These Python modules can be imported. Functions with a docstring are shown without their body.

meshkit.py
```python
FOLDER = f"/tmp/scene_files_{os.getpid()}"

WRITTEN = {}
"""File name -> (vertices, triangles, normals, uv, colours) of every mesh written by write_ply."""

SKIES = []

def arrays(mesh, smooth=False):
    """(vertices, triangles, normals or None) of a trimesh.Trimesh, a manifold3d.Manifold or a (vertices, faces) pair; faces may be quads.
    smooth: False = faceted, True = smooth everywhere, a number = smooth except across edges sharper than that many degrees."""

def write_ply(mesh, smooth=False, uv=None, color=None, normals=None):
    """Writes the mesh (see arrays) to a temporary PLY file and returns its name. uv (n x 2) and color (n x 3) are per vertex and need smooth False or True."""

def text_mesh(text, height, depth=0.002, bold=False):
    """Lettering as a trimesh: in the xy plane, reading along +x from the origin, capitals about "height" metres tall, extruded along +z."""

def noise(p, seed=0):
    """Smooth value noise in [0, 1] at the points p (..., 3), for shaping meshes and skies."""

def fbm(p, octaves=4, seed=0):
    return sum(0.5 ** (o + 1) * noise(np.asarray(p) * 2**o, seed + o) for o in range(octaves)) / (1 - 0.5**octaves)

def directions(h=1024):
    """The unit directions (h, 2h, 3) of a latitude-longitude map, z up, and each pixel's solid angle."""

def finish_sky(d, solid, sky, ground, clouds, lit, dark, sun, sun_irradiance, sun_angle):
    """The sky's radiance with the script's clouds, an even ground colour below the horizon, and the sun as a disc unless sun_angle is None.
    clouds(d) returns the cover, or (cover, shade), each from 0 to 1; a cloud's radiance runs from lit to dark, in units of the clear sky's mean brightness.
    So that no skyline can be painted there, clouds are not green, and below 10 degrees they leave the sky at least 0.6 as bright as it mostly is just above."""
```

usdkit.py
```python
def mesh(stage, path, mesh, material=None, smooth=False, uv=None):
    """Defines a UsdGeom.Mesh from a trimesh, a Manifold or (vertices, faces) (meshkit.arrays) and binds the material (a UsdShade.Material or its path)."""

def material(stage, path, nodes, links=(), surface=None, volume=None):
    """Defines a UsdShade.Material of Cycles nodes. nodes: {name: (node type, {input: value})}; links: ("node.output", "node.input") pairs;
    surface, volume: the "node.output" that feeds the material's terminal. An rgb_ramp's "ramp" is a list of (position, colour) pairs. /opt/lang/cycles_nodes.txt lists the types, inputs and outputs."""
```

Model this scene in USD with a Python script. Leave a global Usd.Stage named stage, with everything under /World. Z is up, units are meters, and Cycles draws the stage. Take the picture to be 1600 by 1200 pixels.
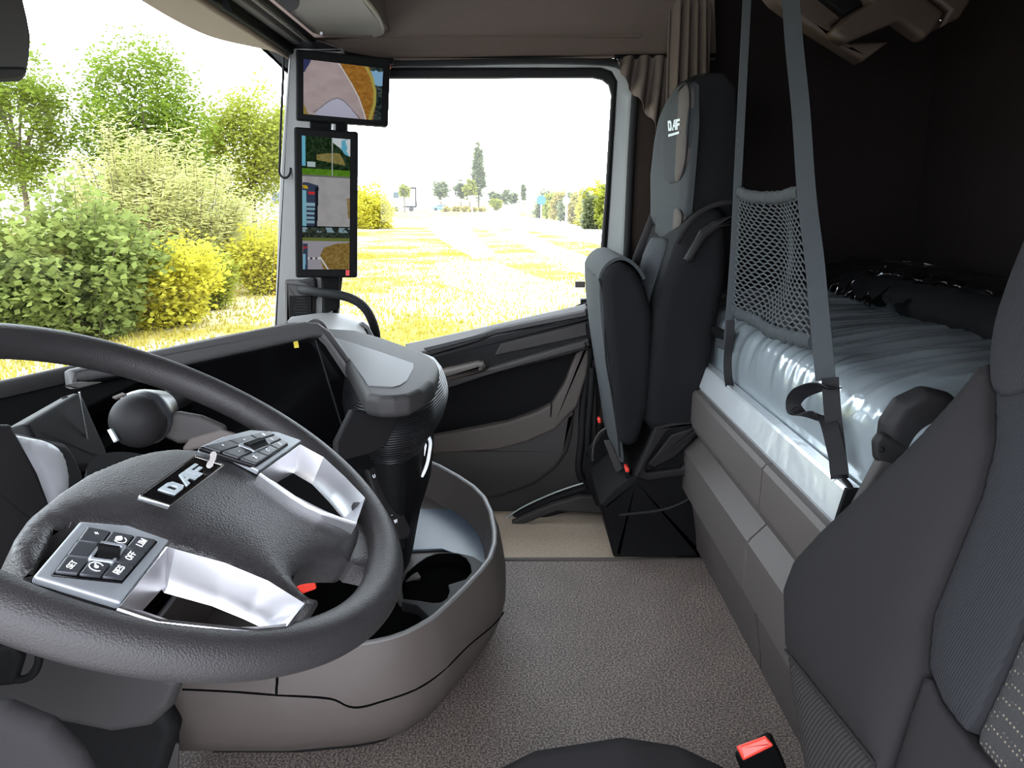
import math, random
import numpy as np, trimesh, usdkit, meshkit
import manifold3d as m3
from pxr import Usd, UsdGeom, UsdLux, UsdShade, Sdf, Gf, Vt
from shapely.geometry import Polygon, Point, LineString
from scipy.spatial import Delaunay
from scipy.interpolate import RectBivariateSpline, splprep, splev
import mapbox_earcut as earcut

stage = Usd.Stage.CreateInMemory()
UsdGeom.SetStageUpAxis(stage, UsdGeom.Tokens.z)
UsdGeom.SetStageMetersPerUnit(stage, 1.0)
UsdGeom.Xform.Define(stage, '/World')
UsdGeom.Scope.Define(stage, '/World/Looks')

# ---------------------------------------------------------------- camera, sky, sun, exposure
# x runs across the cab to the passenger side, y forward, z up; z = 0 is the cab floor
cam = UsdGeom.Camera.Define(stage, '/World/camera')
cam.CreateHorizontalApertureAttr(36.0)
cam.CreateVerticalApertureAttr(27.0)
cam.CreateFocalLengthAttr(36.0 * 1150 / 1600)
cam.CreateClippingRangeAttr(Gf.Vec2f(0.05, 2000))
cam.CreateExposureAttr(1.6)
cam.AddTranslateOp().Set(Gf.Vec3d(-1.2, 0, 0.87))
cam.AddRotateXYZOp().Set(Gf.Vec3f(90 - math.degrees(math.atan(288 / 1150)), 0, -90))

sky = UsdLux.DomeLight.Define(stage, '/World/sky')
sky.CreateIntensityAttr(1.0)
sky.CreateColorAttr(Gf.Vec3f(0.86, 0.90, 1.0))
sun = UsdLux.DistantLight.Define(stage, '/World/sun')
sun.CreateIntensityAttr(3.0)
sun.CreateAngleAttr(0.53)
sun.CreateColorAttr(Gf.Vec3f(1.0, 0.91, 0.80))
sun.AddRotateXYZOp().Set(Gf.Vec3f(38, 0, 14))     # from behind the cab and a little to its right, 52 degrees up

# ---------------------------------------------------------------- helpers
def A(p): return np.asarray(p, float)
def unit(v): v = A(v); return v / np.linalg.norm(v)
def frame(n, up=None):
    n = unit(n)
    a = A(up) if up is not None else (A((0, 0, 1)) if abs(n[2]) < .9 else A((1, 0, 0)))
    u = unit(np.cross(a, n)); return u, np.cross(n, u), n
def T(v, f): return trimesh.Trimesh(A(v), np.asarray(f, int), process=False)
def cat(*ms): return trimesh.util.concatenate([m for m in ms])
def spline(pts, n, closed=False):
    pts = A(pts)
    if closed: pts = np.vstack([pts, pts[:1]])
    k = min(3, len(pts) - 1)
    tck, _ = splprep(pts.T, s=0, k=k, per=closed)
    u = np.linspace(0, 1, n, endpoint=not closed)
    return np.stack(splev(u, tck), 1)
def lin(pts, n, closed=False):
    pts = A(pts)
    if closed: pts = np.vstack([pts, pts[:1]])
    s = np.r_[0, np.cumsum(np.linalg.norm(np.diff(pts, axis=0), axis=1))]
    u = np.linspace(0, s[-1], n, endpoint=not closed)
    return np.stack([np.interp(u, s, pts[:, k]) for k in range(pts.shape[1])], 1)
def rings_mesh(rings, caps=(True, True), closed=True):
    R = A(rings); m, n = R.shape[:2]; v = R.reshape(-1, 3); f = []
    J = n if closed else n - 1
    for i in range(m - 1):
        for j in range(J):
            a, b, c, d = i*n+j, i*n+(j+1) % n, (i+1)*n+(j+1) % n, (i+1)*n+j
            f += [(a, b, c), (a, c, d)]
    v = list(v)
    if closed:
        for end, on in ((0, caps[0]), (m - 1, caps[1])):
            if on:
                k = len(v); v.append(R[end].mean(0))
                for j in range(n):
                    a, b = end*n+j, end*n+(j+1) % n
                    f.append((b, a, k) if end == 0 else (a, b, k))
    me = T(v, f)
    if closed and me.volume < 0: me.invert()
    return me
def tube(path, r, n=12, flat=1.0, closed=False, up=None, cap=True):
    path = A(path); m = len(path); r = np.broadcast_to(A(r), (m,))
    t = np.gradient(path, axis=0) if not closed else np.roll(path, -1, 0) - np.roll(path, 1, 0)
    t /= np.linalg.norm(t, axis=1, keepdims=True)
    a = A(up) if up is not None else (A((0, 0, 1)) if abs(t[0][2]) < .9 else A((1, 0, 0)))
    x = unit(np.cross(a, t[0])); rr = []
    for i in range(m):
        x = unit(x - t[i] * (x @ t[i])); y = np.cross(t[i], x)
        th = np.arange(n) * 2 * np.pi / n
        rr.append(path[i] + r[i] * (np.cos(th)[:, None] * x + flat * np.sin(th)[:, None] * y))
    if closed: rr.append(rr[0]); return rings_mesh(rr, (False, False))
    return rings_mesh(rr, (cap, cap))
def ribbon(path, wdir, w, t=.0015):
    path = A(path); m = len(path); wd = np.broadcast_to(A(wdir), (m, 3)); w = np.broadcast_to(A(w), (m,))
    tg = np.gradient(path, axis=0); rr = []
    for i in range(m):
        k = unit(tg[i]); d = unit(wd[i] - k * (wd[i] @ k)); nn = np.cross(k, d)
        h = w[i] / 2
        rr.append([path[i] + d*h + nn*t/2, path[i] - d*h + nn*t/2, path[i] - d*h - nn*t/2, path[i] + d*h - nn*t/2])
    return rings_mesh(rr)
def box(x0, x1, y0, y1, z0, z1):
    m = trimesh.creation.box((abs(x1-x0), abs(y1-y0), abs(z1-z0))); m.apply_translation(((x0+x1)/2, (y0+y1)/2, (z0+z1)/2)); return m
def hull(pts, r, seg=16):
    pts = A(pts); r = np.broadcast_to(A(r), (len(pts),))
    M = m3.Manifold.batch_hull([m3.Manifold.sphere(float(q), seg).translate(tuple(p)) for p, q in zip(pts, r)])
    k = M.to_mesh(); return T(k.vert_properties[:, :3], k.tri_verts)
def slab(prof, x0, x1, r, seg=20):
    """A padded block: a y-z profile run from x0 to x1 with every edge rounded by r."""
    g = Polygon([(p[1], p[2]) for p in prof]).convex_hull.buffer(-r); q = list(g.exterior.coords)[:-1]
    return hull([(x, a, b) for x in (x0 + r, x1 - r) for a, b in q], r, seg)
def rbox(x0, x1, y0, y1, z0, z1, r, seg=16):
    return hull([(x, y, z) for x in (x0+r, x1-r) for y in (y0+r, y1-r) for z in (z0+r, z1-r)], r, seg)
def round2(q, r):
    p = Polygon(q).buffer(0)
    if r: p = p.buffer(-r, join_style=1).buffer(2*r, join_style=1, quad_segs=6).buffer(-r, join_style=1, quad_segs=6)
    if p.geom_type != 'Polygon': p = max(p.geoms, key=lambda g: g.area)
    return p
def ringpts(r):
    q = A(r.coords)[:-1, :2]
    keep = np.linalg.norm(q - np.roll(q, 1, 0), axis=1) > 2e-4
    return q[keep]
def mitre(q):
    e = np.roll(q, -1, 0) - q; e /= np.linalg.norm(e, axis=1, keepdims=True)
    nrm = np.stack([-e[:, 1], e[:, 0]], 1); b = nrm + np.roll(nrm, 1, 0)
    return b / np.maximum((b * b).sum(1, keepdims=True) / 2, .35)
def plate(pts, n, t, bevel=.003, r=0.0, holes=(), up=None, seg=3, back=False):
    """A slab whose back outline is pts, grown by t along n, with rounded front edges; holes are outlines too."""
    pts = A(pts); U, W, N = frame(n, up); o = pts.mean(0)
    to2 = lambda p: np.stack([(A(p) - o) @ U, (A(p) - o) @ W], 1)
    p = round2(to2(pts), r)
    for h in holes:
        hp = Polygon(to2(h)).buffer(0)
        if r: hp = hp.buffer(-r*.5).buffer(r, quad_segs=6).buffer(-r*.5)
        p = p.difference(hp)
    if p.geom_type != 'Polygon': p = max(p.geoms, key=lambda g: g.area)
    p = p.simplify(2e-4)
    from shapely.geometry.polygon import orient
    p = orient(p)
    rings = [ringpts(p.exterior)] + [ringpts(i) for i in p.interiors]
    mit = [mitre(q) for q in rings]
    b = min(bevel, t * .95)
    lv = ([(b*(1-math.cos(a)) , b*(1-math.sin(a))) for a in np.linspace(0, np.pi/2, seg+1)] if b > 0 else [(0, 0)])
    layers = [(0., 0.)] + [(t - b + b*math.sin(a), b*(1-math.cos(a))) for a in np.linspace(0, np.pi/2, seg+1)] if b > 0 else [(0., 0.), (t, 0.)]
    if back and b > 0: layers = [(b*(1-math.sin(a)), b*(1-math.cos(a))) for a in np.linspace(np.pi/2, 0, seg+1)] + layers[1:]
    v, f = [], []; cnt = sum(len(q) for q in rings)
    for z, ins in layers:
        for q, mm in zip(rings, mit):
            for x, y in q + mm * ins: v.append(o + U*x + W*y + N*z)
    for k in range(len(layers) - 1):
        s = 0
        for q in rings:
            c = len(q)
            for j in range(c):
                a, d = k*cnt+s+j, k*cnt+s+(j+1) % c
                f += [(a, d, d+cnt), (a, d+cnt, a+cnt)]
            s += c
    flat = np.vstack(rings); tri = earcut.triangulate_float64(flat, np.cumsum([len(q) for q in rings]).astype(np.uint32)).reshape(-1, 3).astype(int)
    for a, b2, c in tri:
        e, g = flat[b2]-flat[a], flat[c]-flat[a]; cr = e[0]*g[1] - e[1]*g[0]
        if cr < 0: b2, c = c, b2
        L = (len(layers)-1)*cnt
        f.append((a+L, b2+L, c+L)); f.append((c, b2, a))
    return T(v, f)
def puff(pts, n, h, fall, t=.01, r=0.0, step=.012, up=None, fn=None):
    """A cushion-like slab: outline pts, sides t deep, the front swelling by h within fall of the edge; fn(xy) adds height."""
    pts = A(pts); U, W, N = frame(n, up); o = pts.mean(0)
    q = np.stack([(pts - o) @ U, (pts - o) @ W], 1); p = round2(q, r)
    L = p.exterior.length; nb = max(24, int(L / step))
    bd = A([p.exterior.interpolate(i / nb, normalized=True).coords[0] for i in range(nb)])
    if not p.exterior.is_ccw: bd = bd[::-1]
    x0, y0, x1, y1 = p.bounds
    g = np.stack(np.meshgrid(np.arange(x0, x1, step), np.arange(y0, y1, step)), -1).reshape(-1, 2)
    g[1::2, 0] += step * .25
    import shapely
    inn = shapely.contains(p.buffer(-step * .45), shapely.points(g)); g = g[inn]
    ed = []
    for k in (.18, .4, .7):
        pp = p.buffer(-step * k)
        if pp.geom_type == 'Polygon' and k < .45: ed += [pp.exterior.interpolate(i / nb, normalized=True).coords[0] for i in range(nb)]
    P2 = np.vstack([bd, A(ed).reshape(-1, 2), g]); dist = shapely.distance(p.exterior, shapely.points(P2))
    k = np.clip(dist / fall, 0, 1); H = t + h * np.sqrt(np.maximum(0, 1 - (1 - k) ** 2))
    if fn is not None: H = H + fn(P2) * np.clip(k * 2, 0, 1)
    H[:nb] = t
    d = Delaunay(P2); c = P2[d.simplices].mean(1); f = d.simplices[shapely.contains(p.buffer(1e-5), shapely.points(c))]
    e, g_ = P2[f[:, 1]] - P2[f[:, 0]], P2[f[:, 2]] - P2[f[:, 0]]; s = e[:, 0]*g_[:, 1] - e[:, 1]*g_[:, 0]; f[s < 0] = f[s < 0][:, ::-1]
    f = f[np.abs(s) > 1e-10]
    top = o + P2[:, :1] * U + P2[:, 1:] * W + H[:, None] * N; bot = o + bd[:, :1] * U + bd[:, 1:] * W; m = len(top)
    F = [*map(tuple, f)]
    for i in range(nb):
        j = (i + 1) % nb; F += [(i + m, j + m, j), (i + m, j, i)]
    cc = len(top) + nb
    for i in range(nb): F.append(((i + 1) % nb + m, i + m, cc))
    return T(np.vstack([top, bot, bot.mean(0)[None]]), F)
def patch(grid, t, nu=24, nv=24, side=None, k=3):
    """A smooth thick sheet through a grid of points; t is grown along the side direction."""
    g = A(grid); m, n = g.shape[:2]; u, v = np.linspace(0, 1, m), np.linspace(0, 1, n)
    uu, vv = np.linspace(0, 1, nu), np.linspace(0, 1, nv)
    s = np.stack([RectBivariateSpline(u, v, g[..., c], kx=min(k, m-1), ky=min(k, n-1))(uu, vv) for c in range(3)], -1)
    du, dv = np.gradient(s, axis=0), np.gradient(s, axis=1); nn = np.cross(du, dv); nn /= np.maximum(np.linalg.norm(nn, axis=-1, keepdims=True), 1e-12)
    if side is not None and (nn.mean((0, 1)) @ A(side)) < 0: nn = -nn
    V0 = np.vstack([s.reshape(-1, 3), (s + nn * t).reshape(-1, 3)]); N = nu * nv; f = []
    for i in range(nu - 1):
        for j in range(nv - 1):
            a, b, c, d = i*nv+j, i*nv+j+1, (i+1)*nv+j+1, (i+1)*nv+j
            f += [(a, c, b), (a, d, c), (a+N, b+N, c+N), (a+N, c+N, d+N)]
    edge = [j for j in range(nv)] + [i*nv+nv-1 for i in range(1, nu)] + [(nu-1)*nv+j for j in range(nv-2, -1, -1)] + [i*nv for i in range(nu-2, 0, -1)]
    for a, b in zip(edge, edge[1:] + edge[:1]): f += [(a, b, b+N), (a, b+N, a+N)]
    me = T(V0, f)
    if me.volume < 0: me.invert()
    return me
def ground_text(text, height, o, right, up, depth=.0008, bold=True, sx=1.0, center=True):
    m = meshkit.text_mesh(text, height, depth, bold)
    if center: m.apply_translation((-(m.bounds[0][0]+m.bounds[1][0])/2, -(m.bounds[0][1]+m.bounds[1][1])/2, 0))
    R = unit(right); Nn = unit(np.cross(R, up)); Uu = np.cross(Nn, R)
    v = A(m.vertices); return T(A(o) + v[:, :1]*sx*R + v[:, 1:2]*Uu + v[:, 2:]*Nn, m.faces)

# ---------------------------------------------------------------- the stage's prims
_used = {}
def numbered(path):
    k = _used.get(path, -1) + 1; _used[path] = k
    return path if k == 0 else f'{path}_{k:03d}'
LOC = {}
def setd(p, label=None, cat_=None, group=None, kind=None):
    for k, v in (('label', label), ('category', cat_), ('group', group), ('kind', kind)):
        if v: p.SetCustomDataByKey(k, v)
    return p
def thing(name, label, cat_, loc=(0, 0, 0), group=None, kind=None):
    x = UsdGeom.Xform.Define(stage, numbered('/World/' + name)); x.AddTranslateOp().Set(Gf.Vec3d(*map(float, loc)))
    LOC[str(x.GetPath())] = A(loc)
    return setd(x.GetPrim(), label, cat_, group, kind)
def obj(name, mesh, m, parent=None, label=None, smooth=38, kind=None):
    base = str(parent.GetPath()) if parent else '/World'
    path = numbered(base + '/' + name)
    loc = LOC.get(base, A((0, 0, 0))); LOC[path] = loc
    if isinstance(mesh, (list, tuple)): mesh = cat(*mesh)
    if loc.any(): mesh = mesh.copy(); mesh.apply_translation(-loc)
    pr = usdkit.mesh(stage, path, mesh, M(m), smooth=smooth).GetPrim()
    return setd(pr, label, kind=kind)
def single(name, mesh, m, label, cat_, group=None, kind=None, smooth=38):
    p = obj(name, mesh, m, smooth=smooth); return setd(p, label, cat_, group, kind)
def struct(name, mesh, m, label=None, smooth=38, parent=None):
    p = obj(name, mesh, m, parent, smooth=smooth)
    return setd(p, label, kind=None if parent else 'structure')

# ---------------------------------------------------------------- materials
_mats, _defs = {}, {}
def M(name):
    if name not in _mats: _mats[name] = _defs[name]()
    return _mats[name]
def look(name, col, rough=.5, metal=0., spec=.5, var=0., vscale=6., bump=None, coat=0., sheen=0., emit=None, trans=0.):
    """bump: (kind, scale, strength, distance)"""
    def build():
        n = {'p': ('principled_bsdf', {'roughness': rough, 'metallic': metal, 'specular_ior_level': spec, 'coat_weight': coat, 'sheen_weight': sheen}), 't': ('texture_coordinate', {})}
        L = []
        if var:
            c = A(col)
            n['n'] = ('noise_texture', {'scale': vscale, 'detail': 4.})
            n['r'] = ('rgb_ramp', {'ramp': [(.25, tuple(c*(1-var))), (.75, tuple(np.minimum(c*(1+var), 1)))]})
            L += [('t.object', 'n.vector'), ('n.fac', 'r.fac'), ('r.color', 'p.base_color')]
        else: n['p'][1]['base_color'] = col
        if bump:
            kind, sc, st, di = bump
            if kind == 'noise': n['b'] = ('noise_texture', {'scale': sc, 'detail': 3.}); out = 'b.fac'
            elif kind == 'grain': n['b'] = ('voronoi_texture', {'scale': sc}); out = 'b.distance'
            elif kind == 'ribs': n['b'] = ('wave_texture', {'scale': sc, 'bands_direction': 'diagonal'}); out = 'b.fac'
            elif kind == 'ribsx': n['b'] = ('wave_texture', {'scale': sc, 'bands_direction': 'x'}); out = 'b.fac'
            elif kind == 'ribsz': n['b'] = ('wave_texture', {'scale': sc, 'bands_direction': 'z'}); out = 'b.fac'
            n['u'] = ('bump', {'strength': st, 'distance': di})
            L += [('t.object', 'b.vector'), (out, 'u.height'), ('u.normal', 'p.normal')]
        if emit: n['p'][1].update(emission_color=emit[0], emission_strength=emit[1])
        return usdkit.material(stage, '/World/Looks/' + name, n, L, surface='p.BSDF')
    _defs[name] = build

look('wheel_leather', (.020, .0185, .019), .46, spec=.3, bump=('grain', 750, .45, .0006))
look('pad_plastic', (.024, .0225, .023), .42, spec=.5, bump=('grain', 650, .5, .0006))
look('soft_dash', (.030, .0285, .0285), .6, spec=.22, bump=('grain', 700, .3, .0005))
look('table_grey', (.075, .076, .078), .5, spec=.22, bump=('noise', 260, .08, .0006))
look('light_plastic', (.125, .122, .12), .5, bump=('noise', 500, .08, .0003))
look('grey_plastic', (.070, .058, .052), .55, spec=.3, bump=('noise', 700, .12, .0003))
look('mid_plastic', (.036, .033, .032), .55, spec=.22, bump=('noise', 700, .12, .0003))
look('dark_plastic', (.013, .0125, .013), .55, spec=.12, bump=('noise', 600, .15, .0003))
look('black_plastic', (.005, .005, .0052), .65, spec=.08)
look('rubber_black', (.010, .010, .0105), .65, spec=.15)
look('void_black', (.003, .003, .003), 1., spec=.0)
look('column_grey', (.022, .021, .021), .55, spec=.2)
look('silver_bright', (.52, .53, .55), .4, .3)
look('bezel_grey', (.075, .073, .073), .5, spec=.3)
look('gloss_black', (.003, .003, .0035), .09)
look('drum_black', (.008, .008, .009), .42, spec=.25)
look('key_black', (.03, .032, .036), .32)
look('silver_satin', (.62, .62, .64), .32, 1.0)
look('silver_paint', (.27, .29, .31), .42, .5)
look('chrome', (.8, .8, .8), .12, 1.0)
look('headliner', (.095, .074, .062), .9, spec=.12, var=.06, vscale=300, bump=('noise', 500, .2, .0005))
look('visor_beige', (.19, .145, .10), .8, bump=('noise', 500, .15, .0004))
look('bin_grey', (.15, .135, .115), .6)
look('brown_lining', (.040, .030, .025), .95, spec=.12, var=.1, vscale=200, bump=('noise', 350, .3, .0006))
look('shaded_back_lining', (.014, .011, .011), .95, spec=.12, var=.12, vscale=150, bump=('noise', 300, .3, .0006))  # rear lining; its dark tone also paints the bunk shade on the side wall
look('tan_moulding', (.045, .030, .022), .6)
look('curtain_cloth', (.11, .088, .075), .9, spec=.12, bump=('noise', 600, .2, .0005))
look('seat_black', (.008, .0082, .009), .9, spec=.12, bump=('grain', 380, .5, .0008))
look('seat_dark', (.016, .0148, .0155), .9, spec=.12, bump=('noise', 800, .3, .0005))
look('seat_grey', (.045, .050, .053), .9, spec=.12, bump=('noise', 900, .3, .0004))
look('seat_stripe', (.085, .075, .070), .9, spec=.12, bump=('noise', 900, .3, .0004))
look('seat_blue_grey', (.0175, .0178, .0202), .9, spec=.12, bump=('ribsx', 100, .5, .0007))
look('seat_rib', (.024, .0215, .021), .9, spec=.12, bump=('ribsx', 52, .6, .0016))
look('strap_grey', (.036, .041, .044), .75, spec=.12, bump=('ribs', 160, .3, .0005))
look('strap_black', (.009, .009, .010), .6, spec=.12, bump=('ribs', 160, .3, .0005))
look('net_cord', (.055, .062, .066), .7, spec=.12)
look('locker_grey', (.068, .058, .054), .6, var=.04, vscale=80, bump=('noise', 600, .12, .0003))
look('white_paint', (.36, .39, .375), .35)
look('red_plastic', (.75, .05, .03), .35)
look('red_led', (.5, .02, .02), .4)
look('white_paper', (.85, .86, .88), .6)
look('yellow_label', (.9, .72, .1), .6)
look('letter_silver', (.40, .45, .47), .4, .2)
look('print_white', (.7, .72, .74), .6)
look('clear_tab', (.50, .46, .44), .35)
look('pane_white', (.86, .86, .84), .6)
look('grey_steel', (.45, .46, .47), .5, .3)
look('far_glass', (.05, .07, .09), .1)
look('sign_blue', (.03, .12, .40), .5)
look('car_blue', (.08, .2, .5), .3)
look('tyre', (.02, .02, .02), .8)
look('bark', (.10, .075, .05), .9, var=.3, vscale=20)
look('gravel', (.50, .47, .41), .95, var=.15, vscale=8)
look('verge_grass', (.42, .38, .04), .9, var=.25, vscale=.5)
look('asphalt_pale', (.48, .47, .46), .95, var=.06, vscale=3)
look('tray_sky_tint', (.045, .072, .105), .3, bump=('ribs', 300, .25, .0005))  # the blue is a painted sky reflection, put into the mat colour
look('film_wrap', (.30, .345, .37), .2, .35, coat=.5, bump=('noise', 9, .22, .02))
look('rail_film', (.66, .70, .72), .22, .5, coat=.4, bump=('noise', 14, .35, .01))

def carpet():
    return usdkit.material(stage, '/World/Looks/carpet', {
        't': ('texture_coordinate', {}), 'n': ('noise_texture', {'scale': 270., 'detail': 2.}), 'm': ('noise_texture', {'scale': 9., 'detail': 3.}),
        'r': ('rgb_ramp', {'ramp': [(.38, (.068, .054, .047)), (.5, (.150, .122, .106)), (.62, (.28, .232, .205))]}),
        's': ('rgb_ramp', {'ramp': [(.3, (.82, .82, .82)), (.7, (1., 1., 1.))]}), 'x': ('mix', {'mix_type': 'multiply', 'fac': 1.}),
        'b': ('bump', {'strength': .6, 'distance': .0015}), 'p': ('principled_bsdf', {'roughness': .6, 'specular_ior_level': .35})},
        [('t.object', 'n.vector'), ('t.object', 'm.vector'), ('n.fac', 'r.fac'), ('m.fac', 's.fac'), ('r.color', 'x.color1'), ('s.color', 'x.color2'),
         ('x.color', 'p.base_color'), ('n.fac', 'b.height'), ('b.normal', 'p.normal')], surface='p.BSDF')
_defs['carpet'] = carpet
look('carpet_tan', (.50, .41, .31), .8, var=.35, vscale=420, bump=('noise', 420, .5, .0012))
def dotted():
    # woven seat centre: rows of pale dots on charcoal, in the plane of the backrest
    return usdkit.material(stage, '/World/Looks/dotted', {
        't': ('texture_coordinate', {}), 'm': ('mapping', {'scale': (200., 200., 215.)}), 'v': ('voronoi_texture', {'scale': 1., 'randomness': .15}),
        'r': ('rgb_ramp', {'ramp': [(.15, (.16, .135, .095)), (.28, (.016, .0155, .016))]}), 'p': ('principled_bsdf', {'roughness': .9}), 'b': ('bump', {'strength': .5, 'distance': .001, 'invert': True})},
        [('t.object', 'm.vector'), ('m.vector', 'v.vector'), ('v.distance', 'r.fac'), ('r.color', 'p.base_color'), ('v.distance', 'b.height'), ('b.normal', 'p.normal')], surface='p.BSDF')
_defs['dotted'] = dotted
def pane(name, tint, shine=.04):
    def build():
        return usdkit.material(stage, '/World/Looks/' + name, {'a': ('transparent_bsdf', {'color': tint}), 'g': ('glossy_bsdf', {'roughness': .02, 'color': (1, 1, 1)}),
            'm': ('mix_closure', {'fac': shine})}, [('a.BSDF', 'm.closure1'), ('g.BSDF', 'm.closure2')], surface='m.closure')
    _defs[name] = build
pane('window_glass', (.87, .90, .89), .015); pane('clear_film', (.86, .88, .90))
def picture_mat():
    return usdkit.material(stage, '/World/Looks/screen_picture', {'a': ('attribute', {'attribute': 'shade'}), 'e': ('emission', {'strength': 0.175})}, [('a.color', 'e.color')], surface='e.emission')
_defs['screen_picture'] = picture_mat
def leafy(name, ramp, trans=.35):
    def build():
        return usdkit.material(stage, '/World/Looks/' + name, {'g': ('geometry', {}), 'r': ('rgb_ramp', {'ramp': ramp}), 'd': ('diffuse_bsdf', {}), 't': ('translucent_bsdf', {}), 'm': ('mix_closure', {'fac': trans})},
            [('g.random_per_island', 'r.fac'), ('r.color', 'd.color'), ('r.color', 't.color'), ('d.BSDF', 'm.closure1'), ('t.BSDF', 'm.closure2')], surface='m.closure')
    _defs[name] = build
leafy('leaf_green', [(0, (.16, .22, .03)), (.45, (.44, .47, .08)), (.75, (.72, .62, .10)), (1, (.82, .58, .08))], .45)
leafy('leaf_mixed', [(0, (.28, .30, .05)), (.4, (.60, .54, .09)), (.7, (.80, .62, .08)), (1, (.84, .58, .07))], .45)
leafy('leaf_yellow', [(0, (.50, .46, .06)), (.5, (.78, .66, .08)), (1, (.84, .66, .08))], .45)
leafy('leaf_pale', [(0, (.48, .47, .20)), (.5, (.66, .62, .28)), (1, (.78, .68, .30))], .45)
leafy('leaf_deep', [(0, (.20, .24, .07)), (.4, (.52, .53, .15)), (.75, (.74, .66, .18)), (1, (.84, .68, .14))], .45)
leafy('leaf_far', [(0, (.18, .20, .10)), (.5, (.32, .32, .15)), (1, (.50, .44, .18))])
leafy('leaf_orange', [(0, (.36, .30, .09)), (.5, (.62, .44, .13)), (1, (.74, .52, .12))])
def grass():
    return usdkit.material(stage, '/World/Looks/grass', {
        'g': ('geometry', {}), 'n': ('noise_texture', {'scale': .35, 'detail': 6., 'roughness': .65}), 'f': ('noise_texture', {'scale': 14., 'detail': 4., 'roughness': .7}),
        'r': ('rgb_ramp', {'ramp': [(.36, (.29, .23, .045)), (.47, (.42, .33, .09)), (.56, (.56, .48, .27)), (.64, (.66, .60, .48))]}),
        's': ('rgb_ramp', {'ramp': [(.3, (.55, .55, .5)), (.7, (1., 1., 1.))]}), 'x': ('mix', {'mix_type': 'multiply', 'fac': 1.}), 'd': ('diffuse_bsdf', {})},
        [('g.position', 'n.vector'), ('g.position', 'f.vector'), ('n.fac', 'r.fac'), ('f.fac', 's.fac'), ('r.color', 'x.color1'), ('s.color', 'x.color2'), ('x.color', 'd.color')], surface='d.BSDF')
_defs['grass'] = grass

leafy('blade', [(0, (.32, .27, .05)), (.5, (.48, .39, .12)), (1, (.64, .55, .32))])
pane('cling', (.80, .84, .87), .32)

# ================================================================ the cab shell
# floor deck (the engine tunnel's flat top) and the lower footwell in front of the passenger door
fl = struct('floor', box(-.62, .47, -.50, .95, -.06, 0.), 'carpet')
obj('nosing', tube([(.472, -.5, -.006), (.472, .9, -.006)], .011, 10), 'grey_plastic', fl, 'rounded edge strip of the carpeted deck')
struct('floor_step', box(.46, 1.06, -1.25, 1.05, -.20, -.12), 'carpet_tan')
struct('wall_side', box(1.075, 1.11, -1.25, 1.05, -.34, .36), 'dark_plastic')
struct('floor_driver', box(-1.12, -.60, -1.25, 1.05, -.34, -.26), 'dark_plastic')
struct('floor_rear', box(-1.1, 1.06, -1.25, -.47, -.12, -.05), 'shaded_back_lining')
struct('wall_front', box(-1.1, 1.06, 1.02, 1.08, -.34, .40), 'black_plastic')
struct('wall_rear', box(-1.12, 1.1, -1.27, -1.21, -.34, 1.86), 'shaded_back_lining')
struct('ceiling', box(-1.14, 1.12, -1.27, .55, 1.80, 1.86), 'headliner')
struct('wall_left', box(-1.14, -1.09, -1.27, -.42, -.34, 1.86), 'brown_lining')
struct('trim_1', box(-1.14, -1.06, -.46, .85, 1.28, 1.84), 'headliner', None)           # over the open driver's door
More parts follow.
